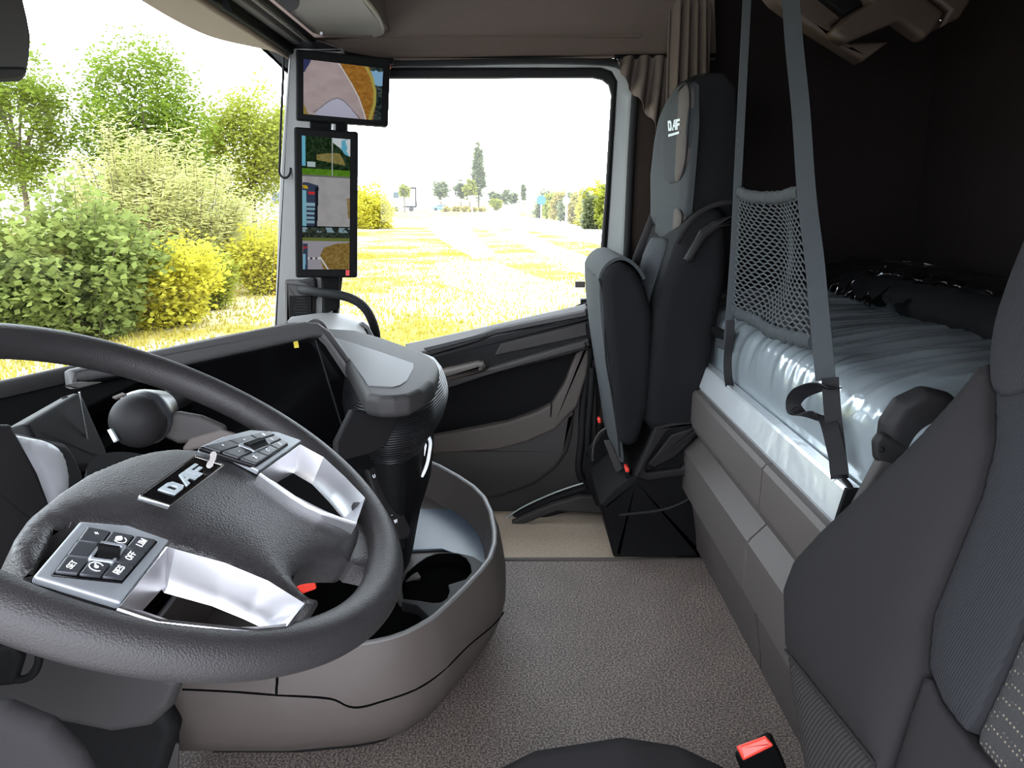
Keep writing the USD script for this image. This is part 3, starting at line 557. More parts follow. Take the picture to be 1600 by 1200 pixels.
# hood: padded top edge that runs along the display and forward to the windscreen
front = [(-1.02,.62,.60),(-.70,.70,.632),(-.40,.73,.640)] + [(-0.2679,0.6679,0.64),(-0.2204,0.6474,0.64),(-0.1596,0.6205,0.64),(-0.1009,0.5806,0.64),(0.0001,0.5304,0.64),(0.097,0.4799,0.64),(0.1802,0.4366,0.64),(0.2102,0.4111,0.64)] + [(0.2148,0.3926,0.638),(0.1848,0.3688,0.638)]
fr = spline(front, 40); back = fr + A((.09, .13, -.115)); back[:, 1] = np.minimum(back[:, 1], WY(back[:, 0]) - .02)
mid = fr*.72 + back*.28 + A((0, 0, .006))
dp('hood', patch([fr + A((0,-.004,-.030)), fr + A((0,-.006,-.012)), fr + A((0,.004,.0)), fr*.5 + mid*.5 + A((0,0,.005)), mid, back], .012, 30, 90, (0,0,-1)), 'soft_dash')
dp('top', plate([(-1.05,.72,.44),(-.3,.90,.44),(.3,.89,.44),(.75,.80,.44),(.98,.66,.44),(1.0,.45,.44),(.5,.42,.44),(.1,.5,.44),(-.3,.66,.44),(-1.05,.60,.44)], (0,0,1), .02, .01), 'soft_dash')
# passenger-side top with its vent
pt = dp('passenger_top', patch([[(0.4,0.4954,0.597), (0.52,0.4542,0.5704), (0.66,0.4178,0.541), (0.9,0.3909,0.4439)], [(0.55,0.5378,0.5838), (0.66,0.4899,0.5675), (0.76,0.4338,0.5477), (0.93,0.4055,0.4875)],
    [(0.74,0.5866,0.5682), (0.8,0.5166,0.5659), (0.86,0.4692,0.5532), (0.96,0.4322,0.5206)], [(0.97,0.6768,0.5093), (0.97,0.6082,0.5382), (0.97,0.5319,0.5429), (0.99,0.4757,0.5351)]], .03, 20, 24, (0,0,-1)), 'light_plastic')
vt = dp('vent', hull([(0.83,0.4429,0.5218),(0.83,0.4173,0.5344),(0.83,0.4035,0.5236),(0.83,0.3922,0.4982),(0.83,0.3947,0.4837),(0.83,0.4189,0.5019)], .006), 'light_plastic', 'round side vent beside the grab handle')
obj('slot', plate([(0.822,0.4342,0.5196),(0.822,0.4142,0.5286),(0.822,0.404,0.5196),(0.822,0.3978,0.4997),(0.822,0.4134,0.5087)], (-1,-.1,.2), .004, .001), 'black_plastic', vt)
obj('blade', plate([(0.816,0.4259,0.5188),(0.816,0.4113,0.5269),(0.816,0.4079,0.5242),(0.816,0.4226,0.5152)], (-1,-.1,.2), .003, .001), 'silver_paint', vt)
dp('passenger_front', plate([(0.8,0.5821,0.5055),(0.8,0.3805,0.4786),(0.8,0.2844,0.4424),(0.8,0.2999,-0.0173),(0.8,0.6186,-0.0173)], (-1,0,0), .02, .01), 'black_plastic')
# shelf: a padded rim around a pale tray top
dp('shelf', plate([(0.5449,0.4615,0.58),(0.4906,0.4165,0.58),(0.4733,0.3564,0.58),(0.3758,0.2781,0.58),(0.2228,0.1716,0.58),(0.1565,0.1435,0.58),(0.1011,0.1321,0.58),(0.04,0.1284,0.58),(-0.0158,0.1293,0.58),(-0.0712,0.1399,0.58),(-0.1106,0.1568,0.58),(-0.1219,0.1805,0.58),(-0.1219,0.2038,0.58),(-0.1068,0.2272,0.58),(0.1799,0.3247,0.58)] , (0,0,-1), .036, .012, r=.012, back=True, seg=4), 'soft_dash')
dp('shelf_top', plate([(0.379,0.3888,0.578),(0.349,0.3667,0.578),(0.2015,0.2488,0.578),(0.1101,0.1797,0.578),(0.0735,0.1738,0.578),(-0.021,0.1722,0.578),(-0.0552,0.1788,0.578),(-0.0675,0.1892,0.578),(-0.0593,0.2293,0.578)], (0,0,1), .0035, .002, r=.004), 'table_grey', 'pale grey shelf surface')
dp('front_panel', plate([(-0.0818,0.2579,0.5483),(-0.0137,0.1998,0.5209),(-0.0215,0.2027,0.4997),(-0.0413,0.2143,0.4748),(-0.0671,0.234,0.4705),(-0.1219,0.278,0.4751),(-0.1153,0.2777,0.5063)], (-.6,-.76,.12), .010, .004, r=.003), 'dark_plastic', 'smooth dark panel under the shelf')
# ribbed drum under the end of the shelf
base = [(-0.0001,0.2594,0.545),(-0.0205,0.2127,0.545),(-0.0001,0.1729,0.545),(0.0605,0.1494,0.545),(0.1474,0.1374,0.545),(0.2288,0.1376,0.545),(0.3202,0.1621,0.545),(0.4233,0.2301,0.545),(0.5834,0.3775,0.545),(0.3202,0.3783,0.545)]
def ring_at(z, ins):
    g = Polygon([(p[0], p[1]) for p in base]).buffer(-.03).buffer(.03 - ins, quad_segs=8); c = np.array(g.exterior.coords)[:-1]
    if not g.exterior.is_ccw: c = c[::-1]
    k = np.argmin(c[:, 0] + c[:, 1]); c = np.roll(c, -k, 0); c = lin(c, 90, True); return np.c_[c, np.full(90, z)]
rr = []
for i in range(169):
    s = i / 168; z = .548 - .135 * s; ins = .002 + .0007 * (1 + math.cos(i * 2 * math.pi / 6)) + .022 * s ** 3 - .014 * math.sin(math.pi * min(1, s * 1.2))
    rr.append(ring_at(z, ins))
dp('ribbed_drum', rings_mesh(rr), 'drum_black', 'dark drum with fine horizontal ribs')
dp('centre_body', rings_mesh([ring_at(.43, .02), ring_at(.38, .022), ring_at(.32, .03), ring_at(.26, .05), ring_at(.16, .07)]), 'black_plastic')
cp = dp('centre_panel', plate([(-0.1057,0.4025,0.4767),(0.0336,0.2751,0.4588),(0.0641,0.2676,0.5039),(0.1094,0.2206,0.4846),(0.1402,0.1939,0.4844),(0.1521,0.1673,0.4451),(0.1311,0.1765,0.4237),(0.091,0.1799,0.3489),(0.045,0.2012,0.305),(0.0216,0.1996,0.253),(-0.1608,0.395,0.3451)], (-.62,-.72,.3), .012, .005, r=.004), 'black_plastic')
sw = dp('switch_block', plate([(0.0178,0.2681,0.4094),(0.0389,0.2497,0.409),(0.0499,0.2299,0.3841),(0.0422,0.2114,0.3239),(0.0398,0.1961,0.2821),(0.0291,0.2015,0.2729),(0.0145,0.2155,0.2764),(0.0105,0.2532,0.3585)], (-.62,-.72,.3), .022, .005, r=.004), 'dark_plastic')
for q, s_ in zip([(0.0071,0.241,0.4017),(0.0051,0.2125,0.3292),(0.0066,0.2062,0.3171)], 'U-W'):
    obj('symbol', ground_text(s_, .006, q, (.76,-.65,0), (.18,.25,.95)), 'print_white', sw)
# driver side of the dashboard, seen past the wheel
dp('cluster_side', plate([(-0.4912,0.5,0.6488),(-0.3896,0.5,0.6556),(-0.3857,0.5,0.6487),(-0.3868,0.5,0.5817),(-0.3905,0.5,0.5592),(-0.492,0.5,0.593)], (0,-1,.3), .02, .006, r=.002), 'dark_plastic')
dp('cluster_frame', plate([(-0.4045,0.488,0.6605),(-0.3992,0.488,0.6591),(-0.3945,0.488,0.6007),(-0.396,0.488,0.5791),(-0.4005,0.488,0.5572),(-0.4103,0.488,0.561),(-0.4059,0.488,0.5826)], (0,-1,.3), .006, .002), 'dark_plastic')
dp('cluster_chrome', tube(spline([(-0.4137,0.478,0.6638),(-0.4122,0.478,0.6359),(-0.4116,0.478,0.6064),(-0.4127,0.478,0.5863)], 20), .0012, 8), 'chrome')
dp('cluster_chrome', plate([(-0.4192,0.479,0.5857),(-0.4112,0.479,0.5828),(-0.4152,0.479,0.5629),(-0.424,0.479,0.5664)], (0,-1,.3), .003, .001), 'chrome')
dp('hood_tip', plate([(-0.4144,0.49,0.6729),(-0.3901,0.49,0.6702),(-0.3554,0.49,0.6575),(-0.3978,0.49,0.6623)], (0,-1,.6), .0025, .001), 'grey_plastic')
dp('vent_surround', plate([(-0.5248,0.478,0.6559),(-0.4638,0.478,0.6228),(-0.4564,0.478,0.6182),(-0.4511,0.478,0.6045),(-0.4497,0.478,0.582),(-0.4565,0.478,0.5513),(-0.4866,0.478,0.5317),(-0.5393,0.478,0.5465)], (0,-1,.25), .012, .006, r=.004), 'dark_plastic')
dp('silver_trim', puff([(-0.5468,0.466,0.664),(-0.5011,0.466,0.6369),(-0.4913,0.466,0.6285),(-0.4864,0.466,0.619),(-0.4855,0.466,0.6083),(-0.4883,0.466,0.5916),(-0.5005,0.466,0.566),(-0.5177,0.466,0.5517),(-0.5432,0.466,0.5535),(-0.5484,0.466,0.556),(-0.5375,0.466,0.5761),(-0.539,0.466,0.6163)], (-.25,-1,.25), .012, .05, .004, r=.004, step=.008), 'silver_bright', 'smooth silver trim at the driver side of the dashboard')
dp('side_panel', plate([(-0.6376,0.462,0.6989),(-0.5552,0.462,0.6702),(-0.5447,0.462,0.6184),(-0.5423,0.462,0.5822),(-0.5501,0.462,0.5568),(-0.5728,0.462,0.5453),(-0.6739,0.462,0.5541)], (-.3,-1,.2), .012, .006, r=.002), 'dark_plastic')
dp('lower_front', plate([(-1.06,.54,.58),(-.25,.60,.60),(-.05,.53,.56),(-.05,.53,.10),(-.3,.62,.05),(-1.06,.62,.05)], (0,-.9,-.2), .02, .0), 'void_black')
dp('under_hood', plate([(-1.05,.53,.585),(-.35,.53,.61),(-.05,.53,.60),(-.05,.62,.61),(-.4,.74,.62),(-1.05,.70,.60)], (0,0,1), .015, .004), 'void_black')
dp('knee_panel', hull([(-.95,.50,.10),(-.74,.46,.10),(-.70,.55,.02),(-.95,.60,.02),(-.95,.52,.20),(-.76,.50,.18),(-.7,.6,.16)], .03), 'dark_plastic', 'rounded lower panel by the pedals')

# stalks behind the wheel
cs = thing('control_stalk', 'round black ball-shaped control with small silver tabs behind the steering wheel', 'control stalk', (-0.4336,0.407,0.6372))
ctr = A((-0.4336,0.4056,0.6372)); R0 = .0295
s_ = trimesh.creation.icosphere(4, R0); s_.apply_translation(ctr); obj('ball', s_, 'dark_plastic', cs)
yv = unit(A((-0.3923,0.4054,0.6376)) - ctr)
obj('collar', tube([ctr + yv*.004, ctr + yv*.010, ctr + yv*.02, ctr + yv*.05], [R0*1.0, R0*1.06, R0*1.02, R0*.7], 40), 'key_black', cs)
obj('neck', tube([ctr + yv*.03, ctr + yv*.16], .014, 16), 'black_plastic', cs)
obj('silver_tab', plate([(-0.46,0.4249,0.6348),(-0.4596,0.4204,0.6363),(-0.4625,0.4133,0.6245),(-0.4633,0.4173,0.6216)], (-1,0,.3), .004, .001, r=.0006), 'letter_silver', cs, 'bright silver tab')
obj('grey_tab', plate([(-0.428,0.4339,0.6596),(-0.426,0.424,0.6677),(-0.4266,0.4183,0.665),(-0.4281,0.4271,0.6591),(-0.4286,0.4292,0.6573)], (-.6,0,.8), .003, .001, r=.0006), 'grey_plastic', cs)
lv = thing('lever_stalk', 'dark grey flat lever reaching out right of the ball control', 'control stalk', (-0.4184,0.3565,0.6155))
obj('arm', hull([(-0.4146,0.385,0.6308),(-0.4133,0.3699,0.6358),(-0.4143,0.3476,0.6319),(-0.4167,0.3242,0.6222),(-0.4184,0.3231,0.6157),(-0.4186,0.3476,0.6146),(-0.4192,0.3699,0.6124),(-0.4176,0.3837,0.6189)], .006), 'mid_plastic', lv)
obj('cap', hull([(-0.4366,0.3152,0.625),(-0.4374,0.3033,0.6219),(-0.4382,0.3065,0.6187),(-0.439,0.3435,0.6156),(-0.4409,0.35,0.6082),(-0.4409,0.3543,0.6082),(-0.4388,0.3478,0.6166)], .003), 'grey_plastic', lv)

# ================================================================ centre console tray
ct = thing('console_tray', 'grey horseshoe centre console with a raised rim and open tray', 'console', (.1, .25, 0))
rim = [(0.5654,0.2192,0.232),(0.5191,0.1743,0.232),(0.4451,0.1203,0.232),(0.3807,0.0807,0.232),(0.317,0.0537,0.232),(0.238,0.0364,0.232),(0.1455,0.0267,0.232),(0.0895,0.0257,0.232),(0.0301,0.0328,0.232),(-0.0178,0.0487,0.232),(-0.0752,0.0726,0.232),(-0.126,0.0957,0.232),(-0.1694,0.1175,0.232),(-0.1943,0.1376,0.232),(-0.2148,0.1574,0.232),(-0.2298,0.1811,0.232),(-0.2395,0.2051,0.232),(-0.2491,0.2436,0.232)]
foot = [(p[0], p[1]) for p in rim] + [(-.262,.34),(-.262,.56),(.66,.60),(.64,.30)]
FP = Polygon(foot).buffer(-.02).buffer(.02, quad_segs=8)
def crings(z, ins, n=200):
    g = FP.buffer(-ins, quad_segs=10) if ins >= 0 else FP.buffer(-ins, quad_segs=10)
    c = np.array(g.exterior.coords)[:-1]
    if not g.exterior.is_ccw: c = c[::-1]
    a = np.arctan2(c[:, 1] - .38, c[:, 0] - .2); k = np.argmin(np.abs(a + 2.6)); c = lin(np.roll(c, -k, 0), n, True)
    return np.c_[c, np.full(n, z)]
obj('body', rings_mesh([crings(.030, .048), crings(.05, .020), crings(.08, .000), crings(.115, -.013), crings(.16, -.014), crings(.20, -.008), crings(.226, .0015), crings(.2335, .005),
    crings(.2335, .011), crings(.229, .0135), crings(.17, .022), crings(.145, .026)], (True, True)), 'grey_plastic', ct)
obj('rim', rings_mesh([crings(.2325, .0025), crings(.2352, .0042), crings(.236, .0075), crings(.235, .0108), crings(.2325, .013)], (False, False)), 'light_plastic', ct, 'pale top edge')
obj('plinth', rings_mesh([crings(.0, .075), crings(.032, .06)]), 'dark_plastic', ct)
TZ = .150
obj('tray_mat', plate([(0.4296,0.3055,0.147),(0.4408,0.2643,0.147),(0.4408,0.1537,0.147),(0.4076,0.083,0.147),(0.3756,0.0637,0.147),(0.3084,0.0527,0.147),(0.2081,0.0469,0.147),(0.1583,0.0558,0.147),(0.1801,0.079,0.147),(0.2313,0.1496,0.147),(0.2255,0.2168,0.147),(0.109,0.2514,0.147),(0.1217,0.3042,0.147)], (0,0,1), .004, .002, r=.006), 'tray_sky_tint', ct, 'ribbed dark mat')
cup_o = [(0.0577,0.2103,0.172),(0.0928,0.2043,0.172),(0.1519,0.1758,0.172),(0.1685,0.1582,0.172),(0.1748,0.1373,0.172),(0.1739,0.1176,0.172),(0.156,0.0775,0.172),(0.1198,0.0492,0.172),(0.0541,0.0759,0.172),(-0.0208,0.1097,0.172),(-0.0749,0.1382,0.172),(-0.0522,0.1523,0.172),(-0.0288,0.1686,0.172),(-0.0169,0.1976,0.172)]
cup_i = [(0.0469,0.206,0.172),(0.089,0.2019,0.172),(0.1257,0.1861,0.172),(0.1519,0.17,0.172),(0.1655,0.152,0.172),(0.1685,0.1308,0.172),(0.1643,0.1091,0.172),(0.1478,0.0925,0.172),(0.1198,0.0823,0.172),(0.0909,0.0788,0.172),(0.0649,0.0875,0.172),(0.0523,0.1065,0.172),(0.0434,0.1202,0.172),(0.0191,0.1155,0.172),(-0.0044,0.1179,0.172),(-0.0182,0.127,0.172),(-0.0201,0.1406,0.172),(-0.0126,0.1655,0.172),(-0.0061,0.1957,0.172)]
ch = obj('cup_holder', plate(cup_o, (0,0,-1), .024, .002, r=.004, holes=[cup_i], back=True), 'dark_plastic', ct)
obj('cup_depth_shade', plate([(p[0], p[1], .1525) for p in cup_i], (0,0,1), .0005, .0), 'void_black', ch)  # black sheet painting the shade of a deep cup into a shallow one
wl = A(cup_i); cc = wl.mean(0)
obj('cup_well', rings_mesh([wl, (wl - cc)*.98 + cc - A((0,0,.02))], (False, False)), 'void_black', ch)
obj('finger', plate([(0.062,0.202,0.166),(0.0869,0.1925,0.166),(0.0982,0.1838,0.166),(0.0795,0.175,0.166),(0.0721,0.1759,0.166),(0.0692,0.1902,0.166)], (0,0,1), .004, .002), 'mid_plastic', ch)
obj('console_dark_sheet', plate([(-0.1069,0.2256,0.15),(-0.116,0.2773,0.15),(-0.1013,0.3992,0.15),(0.0435,0.4804,0.15),(0.1689,0.4835,0.15),(0.1966,0.3458,0.15),(0.1035,0.2503,0.15),(-0.0011,0.2036,0.15),(-0.0011,0.1687,0.15),(-0.039,0.1448,0.15),(-0.0728,0.1765,0.15)], (0,0,1), .003, .001), 'void_black', ct)  # flat black sheet over the console floor, painted shade of the dark interior
obj('seam', tube(spline([(0.0500,0.0160,0.1100),(-0.0010,0.0292,0.1212),(-0.0567,0.0504,0.1334),(-0.1067,0.0721,0.1438),(-0.1605,0.0978,0.1469),(-0.2002,0.1246,0.1450),(-0.2229,0.1466,0.1447),(-0.2383,0.1688,0.1450),(-0.2521,0.2001,0.1433),(-0.2615,0.2363,0.1429),(-0.2632,0.2470,0.1486),(-0.2651,0.2583,0.1576),(-0.2670,0.2716,0.1623),(-0.2706,0.3076,0.1683),(-0.2736,0.3418,0.1727),(-0.2736,0.3897,0.1770),(-0.2729,0.4361,0.1797),(-0.2725,0.4778,0.1815)], 90), .0016, 6), 'void_black', ct)
obj('seam', tube([(-0.2695,0.3399,0.2016),(-0.2709,0.3402,0.1920),(-0.2723,0.3414,0.1824),(-0.2736,0.3418,0.1727)], .002, 6), 'void_black', ct)
ws = thing('white_cable', 'white paper tab and thick white cable bent beside the lower dashboard', 'cable', (0.1,0.1673,0.4027))
obj('cable', tube(spline([(0.1,0.1549,0.4426), (0.1,0.1519,0.4342), (0.1,0.1528,0.421), (0.1,0.1564,0.4002), (0.095,0.1614,0.3831), (0.09,0.1687,0.3688)], 30), .0035, 10), 'white_paper', ws)
obj('paper', plate([(0.105,0.1791,0.4278),(0.105,0.1628,0.4353),(0.105,0.1586,0.4249),(0.105,0.1637,0.4032),(0.105,0.1696,0.4183)], (-1,-.3,0), .001, .0), 'white_paper', ws, 'small white paper flap')

# ================================================================ steering wheel and column
WN, WC = unit((0.0290,-0.4991,0.8661)), A((-0.6110,0.3020,0.6460))
WR = unit(np.cross((0, 1, 0), WN) * 1.0); WR = WR if WR[0] > 0 else -WR; WT = np.cross(WN, WR)      # wheel right, wheel top
sw_ = thing('steering_wheel', 'large dark grey four-spoke steering wheel with silver switch trims', 'steering wheel', tuple(WC - WN*.05))
th = np.linspace(0, 2*np.pi, 161)[:-1]
rimp = WC + .2150 * (np.cos(th)[:, None]*WR + np.sin(th)[:, None]*WT)
rr = []
for a, p in zip(th, rimp):
    rad = math.cos(a)*WR + math.sin(a)*WT; ph = np.arange(24)*2*np.pi/24
    w = .0178
    rr.append(p + np.cos(ph)[:, None]*rad*w + np.sin(ph)[:, None]*WN*.0165)
rr.append(rr[0]); obj('rim', rings_mesh(rr, (False, False)), 'wheel_leather', sw_)
pad = [(-0.7805,0.3126,0.6555),(-0.77,0.3178,0.6581),(-0.7421,0.3249,0.6613),(-0.6998,0.3289,0.6621),(-0.6595,0.33,0.6614),(-0.6093,0.3244,0.6565),(-0.5852,0.319,0.6526),(-0.5641,0.3115,0.6476),(-0.5456,0.3002,0.6405),(-0.5338,0.2871,0.6325),(-0.5232,0.2811,0.6287),(-0.519,0.2684,0.6212),(-0.5239,0.2482,0.6098),(-0.529,0.2329,0.6011),(-0.5357,0.2143,0.5906),(-0.5383,0.1999,0.5824),(-0.5354,0.1839,0.5731),(-0.5279,0.1643,0.5616),(-0.5263,0.1548,0.5561),(-0.5397,0.1485,0.5529),(-0.5644,0.146,0.5522),(-0.5985,0.1464,0.5536),(-0.6128,0.1597,0.5618),(-0.6255,0.1695,0.5678),(-0.6417,0.1752,0.5716),(-0.6616,0.1777,0.5738),(-0.6708,0.1742,0.5721),(-0.6812,0.1616,0.5652),(-0.674,0.1528,0.5598),(-0.6844,0.1531,0.5604),(-0.6886,0.1602,0.5646),(-0.6946,0.1811,0.5768),(-0.6926,0.1999,0.5876),(-0.6929,0.2225,0.6006),(-0.6943,0.2384,0.6098),(-0.7025,0.256,0.6203),(-0.7052,0.2821,0.6354),(-0.7246,0.3036,0.6484),(-0.7424,0.3089,0.6521),(-0.7944,0.2931,0.6447),(-0.7947,0.2993,0.6483)]
obj('hub_pad', puff([A(p) - WN*.022 for p in pad], WN, .012, .055, .022, r=.003, step=.0075), 'pad_plastic', sw_)
obj('hub_core', rings_mesh([WC - WN*d + r*(np.cos(th)[::4, None]*WR + np.sin(th)[::4, None]*WT) for d, r in ((.014, .050), (.05, .045), (.085, .04), (.13, .035))]), 'black_plastic', sw_)
sk = [(-0.5235,0.1591,0.5596),(-0.5107,0.1301,0.5424),(-0.5194,0.1161,0.5347),(-0.5631,0.1084,0.5317),(-0.5866,0.1152,0.5364),(-0.5933,0.1323,0.5464),(-0.6014,0.1458,0.5545)]
obj('spoke', puff([A(p) - WN*.02 for p in sk], WN, .003, .02, .02, r=.002, step=.007), 'pad_plastic', sw_)
def ringfit(pts, n=90): return lin(pts, n, True)
def trim(name, outer, inner, rimw, label):
    o3, i3 = A(outer), A(inner)
    p = [lin(np.vstack([o3[k:k+1] for k in range(len(o3))]), 10*len(o3), True)]
    def seg(q): return np.vstack([q[k] + (q[(k+1) % len(q)] - q[k]) * np.arange(10)[:, None]/10 for k in range(len(q))])
    O, I = seg(o3), seg(i3); d = I - O; L = np.linalg.norm(d, axis=1, keepdims=True); lip = O + d*np.minimum(rimw/np.maximum(L, 1e-6), .4)
    hN = ((I - O) @ WN)[:, None]*WN                        # the funnel's drop
    rings = [O - WN*.012, O - WN*.001, O + WN*.0006 + (lip - hN*0 - O)*.25, lip*1.0 - (lip - O) @ np.outer(WN, WN) + WN*.0004, O*.35 + I*.65, I, I - WN*.006 - d*.02]
    return obj(name, rings_mesh(rings, (False, False)), 'silver_satin', sw_, label, smooth=30)
trim('left_trim', [(-0.7266,0.243,0.6343),(-0.7246,0.2379,0.6313),(-0.7123,0.2094,0.6145),(-0.708,0.1796,0.5972),(-0.7144,0.1511,0.581),(-0.7514,0.154,0.5839),(-0.7687,0.1689,0.5931),(-0.78,0.1848,0.6026),(-0.8015,0.2157,0.6211),(-0.806,0.236,0.6329)],
     [(-0.7284,0.2458,0.606),(-0.7304,0.2433,0.6046),(-0.7204,0.2153,0.5882),(-0.7177,0.1946,0.5761),(-0.7169,0.1746,0.5646),(-0.7233,0.1803,0.5681),(-0.7313,0.1878,0.5727),(-0.7466,0.2081,0.5849),(-0.7608,0.2278,0.5967),(-0.7644,0.2454,0.607)], .004, 'silver trim around the near finger opening')
trim('right_trim', [(-0.5602,0.2343,0.6238),(-0.5091,0.2313,0.6203),(-0.4515,0.2274,0.6162),(-0.4523,0.2028,0.602),(-0.4731,0.175,0.5867),(-0.4967,0.1496,0.5728),(-0.5601,0.1464,0.5731),(-0.5717,0.1738,0.5893),(-0.5738,0.1886,0.5979),(-0.5709,0.2029,0.606)],
     [(-0.5044,0.2393,0.5947),(-0.4802,0.2364,0.5923),(-0.4551,0.2324,0.5892),(-0.4578,0.2125,0.5778),(-0.4775,0.19,0.5654),(-0.4993,0.1703,0.5548),(-0.5072,0.1724,0.5563),(-0.5109,0.1872,0.565),(-0.5114,0.1996,0.5721),(-0.5119,0.2167,0.582)], .004, 'silver trim around the far finger opening')
obj('left_plate', plate([(-0.8104,0.282,0.6527),(-0.7428,0.2925,0.6565),(-0.7225,0.2721,0.6441),(-0.7158,0.2471,0.6294),(-0.7987,0.24,0.6281),(-0.8041,0.2602,0.6399)], WN, .005, .002, r=.002), 'silver_paint', sw_, 'silver plate round the near switches')
obj('right_plate', plate([(-0.5665,0.2877,0.6478),(-0.5202,0.2827,0.6434),(-0.4749,0.2724,0.6359),(-0.4464,0.2544,0.6246),(-0.4354,0.2309,0.6107),(-0.5503,0.2392,0.6193),(-0.5501,0.2678,0.6358)], WN, .005, .002, r=.002), 'silver_paint', sw_, 'grey plate round the far switches')
def bil(q, s, t): q = A(q); return (q[0]*(1-s) + q[1]*s)*(1-t) + (q[3]*(1-s) + q[2]*s)*t
def cell(q, s0, s1, t0, t1, g=.02): return [bil(q, s0+g, t0+g), bil(q, s1-g, t0+g), bil(q, s1-g, t1-g), bil(q, s0+g, t1-g)]
def pad_keys(name, quad, marks):
    p = obj(name, plate(bil_o(quad), WN, .0035, .001, r=.001), 'gloss_black', sw_)
    for r in range(3):
        for c in range(3):
            if r == c == 1: continue
            k = obj('button', plate(cell(quad, c/3, (c+1)/3, r/3, (r+1)/3, .006), WN, .0055, .0014, r=.0012), 'key_black', p)
            mk = marks.get((r, c))
            if mk:
                o = A(bil(quad, (c+.5)/3, (r+.5)/3)) + WN*.0056
                for sym, dx, dy, h in mk:
                    MARK.append((sym, o + WR*dx + WT*dy, h))
    fr = obj('scroll_frame', plate(cell(quad, .30, .70, .28, .72, 0), WN, .0068, .002, r=.002, holes=[cell(quad, .36, .64, .35, .65, 0)]), 'silver_paint', p)
    a = A(bil(quad, .5, .36)); b = A(bil(quad, .5, .64)); w = A(bil(quad, .63, .5)) - A(bil(quad, .37, .5))
    ax = unit(w); tt = np.linspace(0, 2*np.pi, 25)[:-1]; R = .0085; cen = (a + b)/2 + WN*.0005; oth = np.cross(WN, ax)
    wheel_rings = [cen + ax*x + (R*(1+.07*np.sign(np.sin(tt*9))))[:, None]*(np.cos(tt)[:, None]*oth + np.sin(tt)[:, None]*WN) for x in np.linspace(-.6, .6, 7)*np.linalg.norm(w)]
    obj('scroll_wheel', rings_mesh(wheel_rings), 'black_plastic', p)
    return p
def bil_o(q): return [bil(q, -.02, -.02), bil(q, 1.02, -.02), bil(q, 1.02, 1.02), bil(q, -.02, 1.02)]
MARK = []
LQ = [(-0.7493,0.2843,0.6555),(-0.7271,0.2504,0.6352),(-0.7818,0.2464,0.6347),(-0.8033,0.2744,0.6515)]
pk = pad_keys('left_switches', LQ, {(0,0): [('+', .002, 0, .004)], (0,2): [('LIM', 0, 0, .0042)], (1,2): [('OFF', 0, 0, .0042)], (2,2): [('RES', 0, 0, .0042)], (2,0): [('SET', -.001, 0, .0036)]})
for sym, o, h in MARK: obj('symbol', ground_text(sym, h, o, A(LQ[1]) - A(LQ[2]), A(LQ[0]) - A(LQ[1]), .0003, sx=.9), 'print_white', pk)
def arc_mark(o, R, a0, a1, n=24, w=.0007, rx=1.): return ribbon([o + R*(rx*math.cos(a)*WR + math.sin(a)*WT) for a in np.linspace(a0, a1, n)], WN*0 + np.array([unit(math.cos(a)*WR + math.sin(a)*WT) for a in np.linspace(a0, a1, n)]), w, .0003)
o = A(bil(LQ, .5, .83)) + WN*.0058; obj('symbol', cat(arc_mark(o, .0042, -.6, 4.2), tube([o, o + WR*.002 + WT*.002], .0005, 6), arc_mark(o, .0011, 0, 6.28)), 'print_white', pk)
o = A(bil(LQ, .5, .17)) + WN*.0058; leaf2 = [o + WR*(-.0035+.0075*s) + WT*(.0024*math.sin(math.pi*s)*k) for k, ss in ((1, np.linspace(0, 1, 9)), (-1, np.linspace(1, 0, 9)[1:-1])) for s in ss]
obj('symbol', cat(plate(leaf2, WN, .0003, 0), arc_mark(o - WT*.001, .0040, 2.6, 6.0)), 'print_white', pk)
MARK = []
RQ = [(-0.5655,0.284,0.6491),(-0.4617,0.2578,0.6306),(-0.4681,0.2364,0.6184),(-0.5474,0.2425,0.6246)]
pk2 = pad_keys('right_switches', RQ, {(0,0): [('+', 0, 0, .0035)], (0,1): [('=', 0, 0, .004)], (1,0): [('-', 0, 0, .0035)], (2,0): [('X', 0, 0, .0045)], (2,1): [('C', 0, 0, .0045)], (2,2): [('D', 0, 0, .004)], (0,2): [('M', 0, 0, .004)], (1,2): [('C', 0, 0, .0035)]})
for sym, o, h in MARK: obj('symbol', ground_text(sym, h, o, WR, WT, .0003), 'print_white', pk2)
BQ = [(-0.7015,0.2712,0.659),(-0.6082,0.2709,0.6557),(-0.5991,0.252,0.6445),(-0.6949,0.2538,0.6488)]
bd = obj('badge', plate(BQ, WN, .003, .001, r=.001), 'gloss_black', sw_, 'black badge reading DAF')
obj('badge_frame', plate([bil(BQ, s, t) for s, t in ((-.02,-.04),(1.02,-.04),(1.02,1.04),(-.02,1.04))], WN, .0036, .001, r=.001, holes=[[bil(BQ, s, t) for s, t in ((.005,.015),(.99,.015),(.99,.985),(.005,.985))]]), 'chrome', bd)
LD = [[(0,0),(.30,0),(.42,.14),(.42,.86),(.30,1),(0,1)], [(.44,0),(.58,0),(.64,.30),(.78,.30),(.78,0),(.92,0),(.92,1),(.76,1)], [(.96,0),(1.10,0),(1.10,.36),(1.34,.36),(1.34,.62),(1.10,.62),(1.10,.76),(1.40,.76),(1.40,1),(.96,1)]]
LH = [[(.14,.26),(.24,.26),(.28,.34),(.28,.66),(.24,.74),(.14,.74)], None, None]
LH[1] = [(.69,.52),(.78,.52),(.78,.82)]
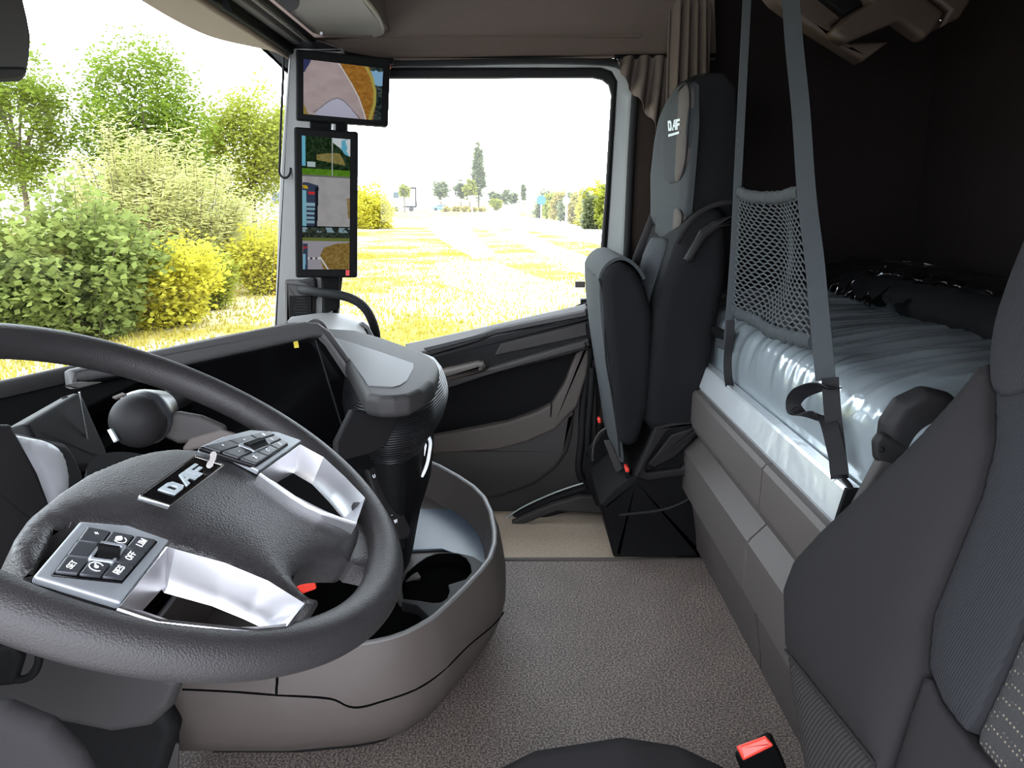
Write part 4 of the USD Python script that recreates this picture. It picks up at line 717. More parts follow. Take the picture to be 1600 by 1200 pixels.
def logo(bl, right, up, n, depth, m, parent, name='letter'):
    bl, right, up = A(bl), A(right), A(up)
    for q, h in zip(LD, LH):
        f = lambda z: [bl + right*x/1.4 + up*y for x, y in z]
        obj(name, plate(f(q), n, depth, depth*.2, holes=[f(h)] if h else ()), m, parent)
e1, e2 = A(bil(BQ, .80, .80)) - A(bil(BQ, .14, .80)), A(bil(BQ, .14, .22)) - A(bil(BQ, .14, .80))
logo(A(bil(BQ, .17, .80)) + WN*.003, e1, e2, WN, .0012, 'letter_silver', bd)
obj('film_tab', plate([(-0.6196,0.2558,0.6543),(-0.6141,0.257,0.6548),(-0.6102,0.2571,0.6547),(-0.6047,0.2584,0.6553),(-0.5973,0.2611,0.6566),(-0.592,0.2613,0.6566),(-0.5898,0.2598,0.6556),(-0.593,0.2575,0.6544),(-0.6023,0.2548,0.6531),(-0.6107,0.2534,0.6526),(-0.616,0.252,0.652),(-0.6212,0.2523,0.6524),(-0.6221,0.254,0.6533)], WN, .0008, .0), 'clear_tab', sw_, 'small pale tab of protective film')
# steering column
co = thing('steering_column', 'grey steering column cover below the wheel', 'steering column', (-.6, .4, .3))
obj('lower_cover', hull([(-0.58,0.5358,0.4637),(-0.58,0.461,0.474),(-0.58,0.413,0.4705),(-0.58,0.3618,0.4429),(-0.58,0.3275,0.4204),(-0.58,0.3374,0.399),(-0.58,0.3556,0.3817),(-0.58,0.389,0.3758),(-0.58,0.4374,0.3875),(-0.58,0.4728,0.4005),(-0.58,0.5443,0.4176)], .010), 'column_grey', co)
obj('lever', hull([(-0.66,0.4433,0.498),(-0.66,0.4146,0.5101),(-0.66,0.4118,0.5011),(-0.66,0.4205,0.4809),(-0.66,0.4467,0.4784)], .006), 'black_plastic', co)
obj('lever_ring', tube(spline([(-0.66,0.3935,0.5053),(-0.66,0.3974,0.4907),(-0.66,0.406,0.4809),(-0.66,0.417,0.479)], 12), .0035, 8), 'black_plastic', co)
obj('boot', hull([(-0.5,0.5204,0.3358),(-0.5,0.3882,0.3236),(-0.5,0.3816,0.3071),(-0.5,0.4042,0.2482),(-0.5,0.48,0.2224),(-0.5,0.5458,0.2653)], .015), 'black_plastic', co)
obj('side_strip', plate([(-0.3,0.4853,0.1936),(-0.3,0.478,0.178),(-0.3,0.4743,0.1463),(-0.3,0.4775,0.1088),(-0.3,0.4881,0.0373),(-0.3,0.5377,0.0373),(-0.3,0.4992,0.1034),(-0.3,0.4962,0.1303),(-0.3,0.4974,0.1675)], (-1,0,0), .03, .01, r=.004), 'dark_plastic', ct)
obj('side_face', plate([(-0.335,0.4786,0.1436),(-0.335,0.4583,0.1436),(-0.335,0.4703,0.0589),(-0.335,0.5271,0.0589)], (-1,0,0), .004, .002), 'mid_plastic', ct)
single('knee_bolster', hull([(-0.78,0.4277,0.5223),(-0.78,0.365,0.5382),(-0.78,0.3354,0.5372),(-0.78,0.3119,0.5248),(-0.78,0.2977,0.5046),(-0.78,0.2887,0.4762),(-0.78,0.2932,0.4443),(-0.78,0.4477,0.4279)], .011, 24), 'seat_dark', 'dark rounded padded edge in the near lower left corner', 'padding')
single('hazard_switch', hull([(-0.13,0.3493,0.2767),(-0.13,0.322,0.2799),(-0.13,0.3186,0.2651),(-0.13,0.3366,0.258)], .004), 'red_plastic', 'orange-red parking brake knob seen through the steering wheel spokes', 'knob')

# ================================================================ passenger seat
ps = thing('passenger_seat', 'black passenger seat with its cushion folded up and grey headrest', 'seat', (.73, -.35, -.12))
X0, X1 = .53, .95
cu = [(0.53,-0.2111,0.6899),(0.53,-0.2238,0.7166),(0.53,-0.256,0.7314),(0.53,-0.2881,0.7122),(0.53,-0.3154,0.669),(0.53,-0.3347,0.6085),(0.53,-0.3398,0.5001),(0.53,-0.3364,0.3722),(0.53,-0.3079,0.265),(0.53,-0.2956,0.2144),(0.53,-0.2759,0.2279),(0.53,-0.2663,0.3198),(0.53,-0.2319,0.508)]
obj('cushion', slab(cu, X0, X1, .026), 'seat_black', ps)
fpn = [(p[0], p[1] + .002, p[2]) for p in [(0.565,-0.22,0.6862),(0.565,-0.2397,0.5007),(0.565,-0.2733,0.3087),(0.565,-0.2828,0.2236)]]
fq = [tuple(p) for p in fpn] + [(X1 - .04, p[1], p[2]) for p in reversed(fpn)]
obj('cushion_panel', patch([[(X0 + .03 + (X1-X0-.06)*s, p[1] + .004*math.sin(math.pi*s), p[2]) for s in (0,.33,.66,1)] for p in fpn], .01, 16, 16, (0,1,0)), 'seat_grey', ps, 'greyer underside panel of the folded cushion')
obj('cushion_top', patch([[(X0 + .03 + (X1-X0-.06)*s, p[1], p[2] + .004) for s in (0,.33,.66,1)] for p in [(0.56,-0.215,0.6807),(0.56,-0.2277,0.7125),(0.56,-0.2605,0.7275),(0.56,-0.2931,0.7079),(0.56,-0.311,0.6807)]], .008, 14, 12, (0,.4,1)), 'seat_grey', ps)
for s in (.06, .3):
    obj('piping', tube(spline([(X0 + (X1-X0)*s, p[1] + .006, p[2]) for p in [(0.53,-0.2127,0.6884),(0.53,-0.2287,0.6085),(0.53,-0.2334,0.508),(0.53,-0.2523,0.4046),(0.53,-0.2678,0.3198),(0.53,-0.2771,0.2398)]], 20), .0022, 6), 'seat_dark', ps)
bk = [(0.52,-0.3249,0.3426),(0.52,-0.333,0.4393),(0.52,-0.3333,0.5334),(0.52,-0.3366,0.6251),(0.52,-0.3576,0.685),(0.52,-0.3771,0.7657),(0.52,-0.3898,0.8018),(0.52,-0.4185,0.8346),(0.52,-0.455,0.8559),(0.52,-0.491,0.8615),(0.52,-0.5027,0.7395),(0.52,-0.5014,0.6746),(0.52,-0.4819,0.5642),(0.52,-0.4725,0.4756),(0.52,-0.4666,0.3751),(0.52,-0.4482,0.2933),(0.52,-0.3617,0.2933)]
obj('backrest', slab(bk, X0 - .01, X1 + .01, .035), 'seat_black', ps)
obj('backrest_panel', puff([A(p) + A((0,.012,0)) for p in [(0.6799,-0.3441,0.6188),(0.7085,-0.3639,0.7301),(0.6949,-0.3819,0.7758),(0.6295,-0.4066,0.7729),(0.6214,-0.403,0.7488),(0.6185,-0.3922,0.7057),(0.6148,-0.3785,0.6512),(0.5945,-0.3709,0.5956),(0.6488,-0.3439,0.5742)]], (-.35,.9,.25), .02, .05, .015, r=.01, step=.012), 'seat_grey', ps)
obj('side_wing', hull([(0.9,-0.3442,0.5894),(0.9,-0.3612,0.7071),(0.9,-0.3868,0.7779),(0.9,-0.4026,0.8216),(0.9,-0.4097,0.7867),(0.9,-0.4021,0.6802),(0.9,-0.3853,0.571)], .022), 'seat_dark', ps)
hd = [(0.7,-0.3987,1.1138),(0.7,-0.4203,1.1413),(0.7,-0.455,1.1558),(0.7,-0.5014,1.1543),(0.7,-0.5295,1.1283),(0.7,-0.5421,1.0402),(0.7,-0.5495,0.8731),(0.7,-0.5325,0.8183),(0.7,-0.4647,0.8183),(0.7,-0.4472,0.8419),(0.7,-0.3668,0.8419)]
hx = A([(0.6,-0.429,1.1271),(0.6,-0.4487,1.1394),(0.6,-0.4793,1.1394),(0.6,-0.5029,1.1175),(0.6,-0.5136,1.0313),(0.6,-0.518,0.8876),(0.6,-0.5126,0.8136),(0.6,-0.434,0.7986),(0.6,-0.4273,0.833),(0.6,-0.4327,0.9458),(0.6,-0.4343,1.0411)])
hf = A([(0.86,-0.4242,1.128),(0.86,-0.4461,1.1563),(0.86,-0.4852,1.1751),(0.86,-0.5124,1.1689),(0.86,-0.5266,1.0546),(0.86,-0.5339,0.8902),(0.86,-0.53,0.7883),(0.86,-0.4219,0.7745),(0.86,-0.3954,0.814),(0.86,-0.3913,0.9352),(0.86,-0.3974,1.0222),(0.86,-0.4077,1.0866)])
obj('headrest', hull(np.vstack([hx, hf]) , .012), 'seat_black', ps)
hfront = [(0.589,-0.4247,1.1282),(0.6428,-0.4193,1.1388),(0.7161,-0.412,1.1334),(0.7822,-0.4054,1.1091),(0.8259,-0.401,1.083),(0.8607,-0.3975,1.0223),(0.8816,-0.3954,0.9359),(0.8629,-0.3973,0.8225),(0.8243,-0.4011,0.8032),(0.6033,-0.4233,0.8105),(0.5846,-0.4252,0.8333),(0.5734,-0.4263,0.9447),(0.5688,-0.4267,1.0381)]
obj('headrest_face', puff(hfront, (-0.0997,0.9950,0.0000), .016, .05, .012, r=.006, step=.010), 'seat_grey', ps, 'grey front face of the headrest')
HV = np.cross(A((-0.0997,0.9950,0.0000)), (0,0,1)); S_LOC = A((.73, -.35, -.12)); sv = [float((A(p) - S_LOC) @ HV) for p in [(0.6216,-0.3873,0.954),(0.5697,-0.3925,0.9516)]]
def striped():
    a, b = min(sv), max(sv); w = b - a
    return usdkit.material(stage, '/World/Looks/seat_striped', {'t': ('texture_coordinate', {}), 'd': ('vector_math', {'math_type': 'dot_product', 'vector2': tuple(HV)}), 'm': ('map_range', {'from_min': a - w, 'from_max': b + w, 'clamp': True}),
        'r': ('rgb_ramp', {'interpolate': False, 'ramp': [(0, (.040,.045,.048)), (.333, (.085,.076,.070)), (.667, (.040,.045,.048))]}), 'p': ('principled_bsdf', {'roughness': .9, 'specular_ior_level': .12})},
        [('t.object', 'd.vector1'), ('d.value', 'm.value'), ('m.result', 'r.fac'), ('r.color', 'p.base_color')], surface='p.BSDF')
_defs['seat_striped'] = striped
def seam_of(pts, lift): q = spline(pts, 60, True); return tube(q + A((-0.0997,0.9950,0.0000))*lift, .0020, 6, closed=True)
pdl = [(0.7545,-0.3941,1.0604),(0.7236,-0.3972,1.0902),(0.66,-0.4035,1.1158),(0.59,-0.4106,1.1256),(0.5746,-0.4121,1.1113),(0.5685,-0.4127,1.0284),(0.5737,-0.4122,0.9589),(0.5906,-0.4105,0.9281),(0.6195,-0.4076,0.9085),(0.6722,-0.4023,0.9066),(0.7203,-0.3975,0.92),(0.7441,-0.3951,0.9674)]
hp = obj('headrest_pad', puff(pdl, (-0.0997,0.9950,0.0000), .008, .02, .012, r=.006, step=.008), 'seat_striped', ps); obj('piping', seam_of(pdl, .0115), 'seat_dark', ps)
pd2 = [(0.7852,-0.391,0.7846),(0.7791,-0.3916,0.8162),(0.7553,-0.394,0.8411),(0.7095,-0.3986,0.8559),(0.6543,-0.4041,0.8594),(0.6094,-0.4086,0.8507),(0.5829,-0.4113,0.8319),(0.5878,-0.4108,0.8065),(0.6288,-0.4067,0.7683),(0.7054,-0.399,0.7689)]
obj('headrest_cushion', puff(pd2, (-0.0997,0.9950,0.0000), .008, .02, .01, r=.005, step=.008), 'seat_striped', ps); obj('piping', seam_of(pd2, .0095), 'seat_dark', ps)
e0, er, eu = A((0.6825,-0.3807,1.0313)), A((0.5904,-0.3899,1.0276)), A((0.6917,-0.3798,1.0557))
logo(e0, er - e0, eu - e0, (-0.0997,0.9950,0.0000), .0015, 'letter_silver', ps)
obj('letter_bar', plate([(0.6812,-0.3808,1.0238),(0.599,-0.389,1.0241),(0.598,-0.3891,1.0184),(0.6802,-0.3809,1.0178)], (-0.0997,0.9950,0.0000), .0015, .0003), 'letter_silver', ps, 'short silver bar under the letters')
obj('armrest', plate([(0.525,-0.3945,0.7376),(0.525,-0.4008,0.7303),(0.525,-0.4111,0.7318),(0.525,-0.4391,0.7828),(0.525,-0.467,0.8059),(0.525,-0.5015,0.8159),(0.525,-0.5001,0.836),(0.525,-0.457,0.8245),(0.525,-0.4262,0.8016)], (-1,0,0), .03, .008, r=.002), 'dark_plastic', ps, 'folded side armrest rail')
obj('shoulder_rail', tube(spline([(0.515,-0.3785,0.7732),(0.515,-0.3917,0.7991),(0.515,-0.4174,0.8333),(0.515,-0.4537,0.8559),(0.515,-0.4952,0.8644)], 24), .006, 10), 'seat_dark', ps)
bs = [(0.55,-0.301,0.1965),(0.55,-0.3271,0.2664),(0.55,-0.3544,0.3351),(0.55,-0.3953,0.3417),(0.55,-0.4716,0.3417),(0.55,-0.4883,0.3284),(0.55,-0.4912,0.2833),(0.55,-0.4871,0.1965),(0.55,-0.4981,-0.0285),(0.55,-0.2632,-0.0285),(0.55,-0.2386,0.067),(0.55,-0.2223,0.12),(0.55,-0.2601,0.1636)]
bo = obj('base', plate([(.93, p[1], p[2]) for p in bs], (-1,0,0), .40, .016, r=.006, back=True), 'black_plastic', ps)
rin = [(0.53,-0.3288,0.2212),(0.53,-0.3344,0.2398),(0.53,-0.3781,0.3198),(0.53,-0.3981,0.3297),(0.53,-0.4524,0.3412),(0.53,-0.4675,0.3264),(0.53,-0.4623,0.2833),(0.53,-0.418,0.2262),(0.53,-0.3355,0.2144)]
rout = [(0.53,-0.3041,0.2025),(0.53,-0.3182,0.2465),(0.53,-0.3491,0.333),(0.53,-0.3894,0.3445),(0.53,-0.4677,0.3478),(0.53,-0.4813,0.333),(0.53,-0.4819,0.2733),(0.53,-0.4319,0.2059),(0.53,-0.3365,0.1923)]
obj('side_cover', plate(rout, (-1,0,0), .018, .006, r=.003, holes=[rin]), 'dark_plastic', bo)
obj('side_handle', plate([(0.527,-0.3341,0.2341),(0.527,-0.3889,0.3125),(0.527,-0.446,0.3323),(0.527,-0.4565,0.3142),(0.527,-0.4046,0.2543),(0.527,-0.3505,0.224)], (-1,0,0), .012, .006, r=.003), 'dark_plastic', bo)
obj('ledge', tube(spline([(0.528,-0.2724,0.0946),(0.528,-0.3401,0.1033),(0.528,-0.4042,0.1173),(0.528,-0.4434,0.1381),(0.528,-0.4788,0.1639)], 20), .005, 8), 'dark_plastic', bo)
obj('far_side', hull([(0.8,-0.2643,0.2282),(0.8,-0.2292,0.1763),(0.8,-0.228,0.0825),(0.8,-0.2541,0.0129),(0.8,-0.2999,-0.0173),(0.8,-0.3207,0.1802)], .012), 'black_plastic', ps)
obj('base_cable', tube(spline([(0.7,-0.2559,0.2712),(0.7,-0.2323,0.2512),(0.7,-0.2211,0.2147),(0.7,-0.2204,0.1778)], 16), .003, 8), 'mid_plastic', ps)
def buckle(nm, lab, top, btm, w, m2='black_plastic'):
    b = thing('belt_buckle', lab, 'seat belt buckle', tuple(btm)); d = unit(A(top) - A(btm)); s = unit(np.cross(d, (0,1,0)))
    obj('stalk', hull([A(btm) + s*w*.7, A(btm) - s*w*.7, A(top) - d*.012 + s*w, A(top) - d*.012 - s*w], .006), m2, b)
    obj('button', hull([A(top) - d*.006 + s*w*.8, A(top) - d*.006 - s*w*.8, A(top) + s*w*.8, A(top) - s*w*.8], .005), 'red_plastic', b, 'red release button')
    return b
buckle('a', 'red and black belt buckle in front of the passenger seat base', (0.56,-0.2906,0.2116), (0.56,-0.3034,0.1333), .014)
buckle('b', 'red belt buckle on the far side of the folded passenger cushion', (0.86,-0.2542,0.2481), (0.86,-0.2756,0.1595), .012)
obj('stalk', hull([(0.62,-0.243,0.2598),(0.62,-0.2529,0.2598),(0.62,-0.2999,0.1624),(0.62,-0.2867,0.1534)], .004), 'mid_plastic', ps)

# ================================================================ curtain
def pleats(top, bot, folds, amp, n=120, m=26, d=(1,0,0), power=.6):
    tp, bt = spline(top, n), spline(bot, n); s = np.linspace(0, 1, n); w = np.sin(s*folds*2*np.pi); w = np.sign(w)*np.abs(w)**power
    rows = []
    for k in np.linspace(0, 1, m):
        sh = amp*(.55 + .45*k); rows.append(tp*(1-k) + bt*k + (w*sh + .3*sh*np.sin(s*folds*5.1 + 3*k))[:, None]*A(d))
    return patch(rows, .0016, m, n, k=1)
cu_ = thing('curtain', 'brown-grey gathered side curtain drawn back above the passenger seat', 'curtain', (0.98,-0.4069,1.1995))
obj('swag', pleats([(0.99,-0.2899,1.2472),(0.99,-0.3268,1.2538),(0.99,-0.3708,1.2554),(0.99,-0.415,1.2554),(0.99,-0.4628,1.2538)], [(0.97,-0.2946,1.234),(0.97,-0.3252,1.1683),(0.97,-0.3606,1.1251),(0.97,-0.3969,1.0712),(0.97,-0.4325,1.0046)], 4, .020), 'curtain_cloth', cu_)
obj('bundle', pleats([(0.93,-0.4159,1.5617),(0.93,-0.4455,1.5646),(0.93,-0.4785,1.5646),(0.93,-0.515,1.5617)], [(0.93,-0.4263,1.0358),(0.93,-0.4599,1.0021),(0.93,-0.4958,0.9937),(0.93,-0.5412,1.0021)], 4.5, .022, d=(1,.3,0)), 'curtain_cloth', cu_)
obj('tieback', hull([(1,-0.408,1.0325),(1,-0.4259,1.0395),(1,-0.4309,1.0117),(1,-0.417,0.9977)], .006), 'black_plastic', cu_)
obj('tieback', hull([(1,-0.4103,0.9837),(1,-0.4288,0.9802),(1,-0.4262,0.9591),(1,-0.413,0.9661)], .006), 'black_plastic', cu_)
obj('rail', tube([(1,-0.2839,1.2539), (1,-0.5677,1.2572)], .006, 8), 'black_plastic', cu_)

# ================================================================ lower bunk with its lockers
bd_ = thing('bunk', 'grey locker base of the lower bunk with a film-covered aluminium front rail', 'bunk', (.3, -.6, 0))
YB = -.462
def bpart(name, pts, y, t, bev, m, r=.004, label=None): return obj(name, plate(PX_SHIFT(pts, y), (0,1,0), t, bev, r=r), m, bd_, label)
def PX_SHIFT(pts, y): return [(p[0], y, p[2]) for p in pts]
obj('carcass', box(-1.05, 1.05, -1.20, YB - .03, -.05, .42), 'dark_plastic', bd_)
XS = (0.0075,-0.462,0.4088)[0]
for x0, x1 in ((XS + .003, 1.03), (-.30, XS - .003), (-1.0, -.306)):
    obj('drawer', rings_mesh([[(x, YB + y, z) for y, z in ((-.02,.300), (.002,.300), (.024,.335), (.026,.345), (.026,.415), (.020,.424), (-.02,.424))] for x in (x0, x1)]), 'locker_grey', bd_, smooth=25)
low = [(0.4307,-0.462,0.3264),(0.3765,-0.462,0.352),(0.017,-0.462,0.3691),(0.0428,-0.462,0.3374),(0.0402,-0.462,0.1118),(0.1075,-0.462,0.0989),(0.4366,-0.462,0.0906),(0.4731,-0.462,0.2849)]
LZ = .285
def locker(x0, x1, lab):
    """A deep locker front: a sloping ledge on top, a flat face and a set-back lower part."""
    prof = [(-.012, .0), (-.006, .05), (.010, .138), (.035, .168), (.035, LZ - .018), (.028, LZ - .010), (-.002, LZ + .022), (-.02, LZ + .02), (-.02, .0)]
    rr = [[(x, YB + y, z) for y, z in prof] for x in (x0, x0 + .0001, x0 + .003, x1 - .003, x1 - .0001, x1)]
    for k, q in ((0, .0), (1, .0), (-2, .0), (-1, .0)):
        rr[k] = [(p[0], min(p[1], YB + .031), p[2]) for p in rr[k]]
    return obj('locker_front', rings_mesh(rr), 'locker_grey', bd_, lab, smooth=20)
locker((0.0271,-0.462,0.3429)[0] + .003, 1.03, None); locker(-.33, (0.0271,-0.462,0.3429)[0] - .003, None); locker(-1.0, -.336, None)
obj('plinth', box(-1.0, 1.03, -.60, YB - .035, -.05, .022), 'dark_plastic', bd_)
rp = [(-.455,.425), (-.452,.432), (-.466,.474), (-.470,.478), (-.490,.478), (-.490,.405), (-.462,.405)]
obj('rail', rings_mesh([[(x, y, z) for y, z in rp] for x in (-.243, 1.0)]), 'rail_film', bd_, 'bright aluminium front rail under protective film', smooth=15)
obj('rail_end', plate([(-.243, y, z) for y, z in [(-.450,.420), (-.462,.482), (-.496,.482), (-.496,.400), (-.458,.400)]], (-1,0,0), .006, .002), 'black_plastic', bd_)
for k, (u, v) in enumerate(((1318,790),)): obj('film_edge', tube(spline([(0.3815,-0.456,0.3971),(0.0349,-0.456,0.4044),(-0.2449,-0.456,0.4093)], 8), .0012, 6), 'clear_tab', bd_)

def wrinkle(p, seed, amp, fx=11., fy=2.2):
    q = np.stack([p[:, 0]*fx + 1.5*meshkit.fbm(p*3, 3, seed+7), p[:, 1]*fy, p[:, 2]*fy], 1)
    a = np.abs(meshkit.fbm(q, 3, seed) - .5)*2; b = np.abs(meshkit.fbm(q*np.array([.7, 1.2, 1.2]) + 9, 3, seed + 3) - .5)*2
    return amp*((1 - a)**2.2 + .35*(1 - b)**3 - .6)
xs = np.linspace(-1.0, .99, 260); prof = []
for y, z in [(-.497,.42), (-.494,.47), (-.497,.52), (-.505,.560), (-.520,.586), (-.548,.600), (-.60,.606), (-.70,.612), (-.82,.614), (-.92,.612), (-1.0,.60), (-1.06,.56), (-1.07,.42)]: prof.append((y, z))
pf = spline(A(prof), 110); R = np.array([[(x, y, z) for y, z in pf] for x in xs])
flat_ = R.reshape(-1, 3); w_ = wrinkle(flat_ + np.c_[flat_[:, 1]*.35, 0*flat_[:, 1], 0*flat_[:, 1]], 4, .024, 13., 1.1) * np.clip((flat_[:, 2] - .50)/.10, .05, 1) * np.clip(1.25 - np.abs(flat_[:, 1] + .58)*1.1, .35, 1)
cen = np.array([0, -.78, .5]); nd = flat_ - cen; nd[:, 0] = 0; nd /= np.linalg.norm(nd, axis=1, keepdims=True)
R = (flat_ + nd*w_[:, None]).reshape(R.shape)
single('mattress', rings_mesh(R), 'film_wrap', 'bunk mattress wrapped in wrinkled silvery plastic film', 'mattress', smooth=60)
# dark folded bedding in clear plastic at the back of the bunk
px_ = np.linspace(-.6, .98, 140); ring_ = spline(A([(-.90,.615),(-.885,.64),(-.90,.668),(-.98,.688),(-1.08,.695),(-1.16,.67),(-1.17,.62),(-1.04,.612)]), 60, True)
RB = np.array([[(x, y, z) for y, z in ring_] for x in px_]); f2 = RB.reshape(-1, 3); dn = f2 - np.array([0, -1.03, .64]); dn[:, 0] = 0; dn /= np.linalg.norm(dn, axis=1, keepdims=True)
single('bedding_roll', rings_mesh((f2 + dn*wrinkle(f2, 21, .012, 7, 5)[:, None]).reshape(RB.shape)), 'seat_black', 'dark folded mattress topper at the back of the bunk', 'bedding', smooth=50)
look('crinkle_film', (.25, .28, .30), .12, 0., coat=.6)
fs = []
for k, (x0, x1, y, z, h) in enumerate(((.42, .95, -.875, .615, .095), (.15, .75, -.93, .69, .02))):
    xs_ = np.linspace(x0, x1, 70); zz = np.linspace(0, 1, 22); G = np.array([[(x, y - .12*t*t, z + h*t) for x in xs_] for t in zz]); g2 = G.reshape(-1, 3)
    g2 = g2 + np.array([0, 1, .35])[None]*wrinkle(g2, 31 + k, .022, 16, 9)[:, None]; fs.append(patch(g2.reshape(G.shape), .0006, 22, 70, k=1))
single('plastic_sheet', cat(*fs), 'cling', 'crumpled clear plastic sheet lying over the dark topper on the bunk', 'plastic sheet', smooth=50)

# safety net
sf = thing('safety_net', 'grey mesh safety net hung from two straps in front of the bunk', 'safety net', (.15, -.475, .5))
YN = -.474
rs = [(0.3172,-0.474,1.7343),(0.2605,-0.474,1.5199),(0.1712,-0.474,1.199),(0.1374,-0.474,1.1223),(0.0795,-0.474,1.0095),(0.0336,-0.474,0.9021),(-0.0022,-0.474,0.8325),(-0.0309,-0.474,0.7843),(-0.0665,-0.474,0.7116),(-0.0955,-0.474,0.6538),(-0.1195,-0.474,0.6054)]
ls_ = [(0.5248,-0.474,1.8525),(0.4864,-0.474,1.6204),(0.429,-0.474,1.2609),(0.4197,-0.474,1.1393),(0.4102,-0.474,1.0143),(0.4003,-0.474,0.8857),(0.3902,-0.474,0.7534),(0.3912,-0.474,0.6435),(0.3878,-0.474,0.5521)]
obj('strap', ribbon(spline(rs, 60), (.6,.8,0), .029, .002), 'strap_grey', sf)
obj('strap', ribbon(spline(ls_, 60), (.6,.8,0), .018, .002), 'strap_grey', sf)
C4 = [A(q) for q in [(0.3868,-0.474,0.8855),(0.0574,-0.474,0.8823),(-0.0542,-0.474,0.6509),(0.3662,-0.474,0.6388)]]
def netp(s, t):
    top = C4[0]*(1-s) + C4[1]*s - A((0,0,.010))*math.sin(math.pi*s); bot = C4[3]*(1-s) + C4[2]*s - A((0,0,.006))*math.sin(math.pi*s)
    p = top*(1-t) + bot*t; p[1] += .010*math.sin(7*s + 3*t) * math.sin(math.pi*s) - .025*math.sin(math.pi*s)*math.sin(math.pi*t); return p
NC, NR = 14, 33; sg = []
def strand(a, b):
    a, b = netp(*a), netp(*b); k = unit(b - a); x = unit(np.cross(k, (0,1,0)))*.0018; y = np.cross(k, unit(x))*.0015
    return rings_mesh([[a + x, a + y, a - x, a - y], [b + x, b + y, b - x, b - y]], (False, False))
for r in range(NR + 1):
    for c in range(NC):
        off = .5*(r % 2); z0, z1 = r/NR, (r + .45)/NR
        s0 = (c + off)/NC; 
        if s0 <= 1 and r < NR:
            sg.append(strand((s0, z0), (s0, z1)))
            for dd in (-.5, .5):
                s1 = s0 + dd/NC
                if -.001 <= s1 <= 1.001: sg.append(strand((s0, z1), (min(max(s1, 0), 1), (r+1)/NR)))
obj('netting', cat(*sg), 'net_cord', sf, smooth=False)
def hem(s_t, rad, gather, seed):
    ss = np.linspace(0, 1, 90); pts = np.array([netp(s, s_t) for s in ss]); rr_ = rad*(1 + gather*np.sin(ss*70 + 2*np.sin(ss*23))); return tube(pts, rr_, 12, flat=.55, up=(0,1,0))
obj('hem', hem(.0, .0115, .08, 1), 'strap_grey', sf, 'upper gathered hem'); obj('hem', hem(1.0, .0125, .16, 2), 'strap_grey', sf, 'lower elastic hem')
obj('webbing', ribbon(spline([(-0.1338,-0.474,0.6128),(-0.145,-0.474,0.5862),(-0.1593,-0.474,0.5558),(-0.1755,-0.474,0.5265),(-0.1883,-0.474,0.5014),(-0.2005,-0.474,0.4785)], 30), (.6,.8,0), .024, .0018), 'strap_black', sf, 'black lower strap on the near side')
lp_ = [(-0.1664,-0.462,0.6054),(-0.1317,-0.462,0.5985),(-0.1012,-0.462,0.5846),(-0.0752,-0.462,0.5653),(-0.0682,-0.462,0.5507),(-0.086,-0.462,0.5432),(-0.12,-0.462,0.5491),(-0.1472,-0.462,0.5552),(-0.1631,-0.462,0.5471),(-0.1813,-0.462,0.5285),(-0.2022,-0.462,0.5065),(-0.213,-0.462,0.4892)]
lp_ = [(p[0], YN + .006 + .02*math.sin(math.pi*min(1, i/7)), p[2]) for i, p in enumerate(lp_)]
obj('loop', ribbon(spline(lp_, 60), (.75,.66,0), .024, .0018), 'strap_black', sf, 'folded black strap loop')
obj('webbing', ribbon(spline([(0.3844,-0.474,0.6165),(0.3789,-0.474,0.5752),(0.3827,-0.474,0.5316),(0.3678,-0.474,0.4918),(0.3486,-0.474,0.4736)], 24), (.6,.8,0), .018, .0018), 'strap_black', sf, 'black lower strap on the far side')
obj('buckle', hull([(0.5261,-0.474,0.5708),(0.4947,-0.474,0.5808),(0.4204,-0.474,0.5819),(0.4177,-0.474,0.5709),(0.4798,-0.474,0.5654)], .005), 'black_plastic', sf)
obj('buckle', hull([(0.5053,-0.484,0.5638),(0.4164,-0.484,0.5855),(0.4165,-0.484,0.5463),(0.4882,-0.484,0.5396)], .006), 'strap_grey', sf)
obj('hook', tube(spline([(-0.1833,-0.474,0.4777),(-0.1987,-0.474,0.4856),(-0.2206,-0.474,0.4824),(-0.238,-0.474,0.4779),(-0.2283,-0.474,0.4681),(-0.2064,-0.474,0.4719)], 20), .0035, 8), 'black_plastic', sf)

# upper bunk fittings in the dark corner
ub = thing('upper_bunk_bracket', 'tan moulded underside bracket of the folded upper bunk in the dark rear corner', 'bunk bracket', (.6, -.9, 1.2))
obj('beam', plate([(0.62,-0.5431,1.3264),(0.62,-0.5785,1.2909),(0.62,-0.6613,1.2386),(0.62,-0.7856,1.1698),(0.62,-0.8412,1.2117),(0.62,-0.7463,1.21),(0.62,-0.7153,1.2269),(0.62,-0.7099,1.2436),(0.62,-0.7369,1.2637),(0.62,-0.6634,1.31),(0.62,-0.6475,1.3264)], (-1,0,0), .05, .012), 'tan_moulding', ub)
obj('arm', plate([(0.56,-0.6863,1.2167),(0.56,-0.7235,1.1988),(0.56,-0.8279,1.241),(0.56,-0.8833,1.2079),(0.56,-0.894,1.2069),(0.56,-0.9125,1.2265),(0.56,-0.9289,1.2604),(0.56,-0.8769,1.2955),(0.56,-0.8348,1.3113),(0.56,-0.7305,1.3113),(0.56,-0.7654,1.2796),(0.56,-0.726,1.2571),(0.56,-0.7034,1.2378)], (-1,0,0), .04, .012), 'tan_moulding', ub)
obj('end_block', plate([(0.58,-0.8883,1.3164),(0.58,-0.9815,1.3164),(0.58,-0.9869,1.2842),(0.58,-0.9666,1.2485),(0.58,-0.9481,1.2413),(0.58,-0.9264,1.2305),(0.58,-0.9402,1.2648),(0.58,-0.8886,1.3003)], (-1,0,0), .05, .010), 'tan_moulding', ub)
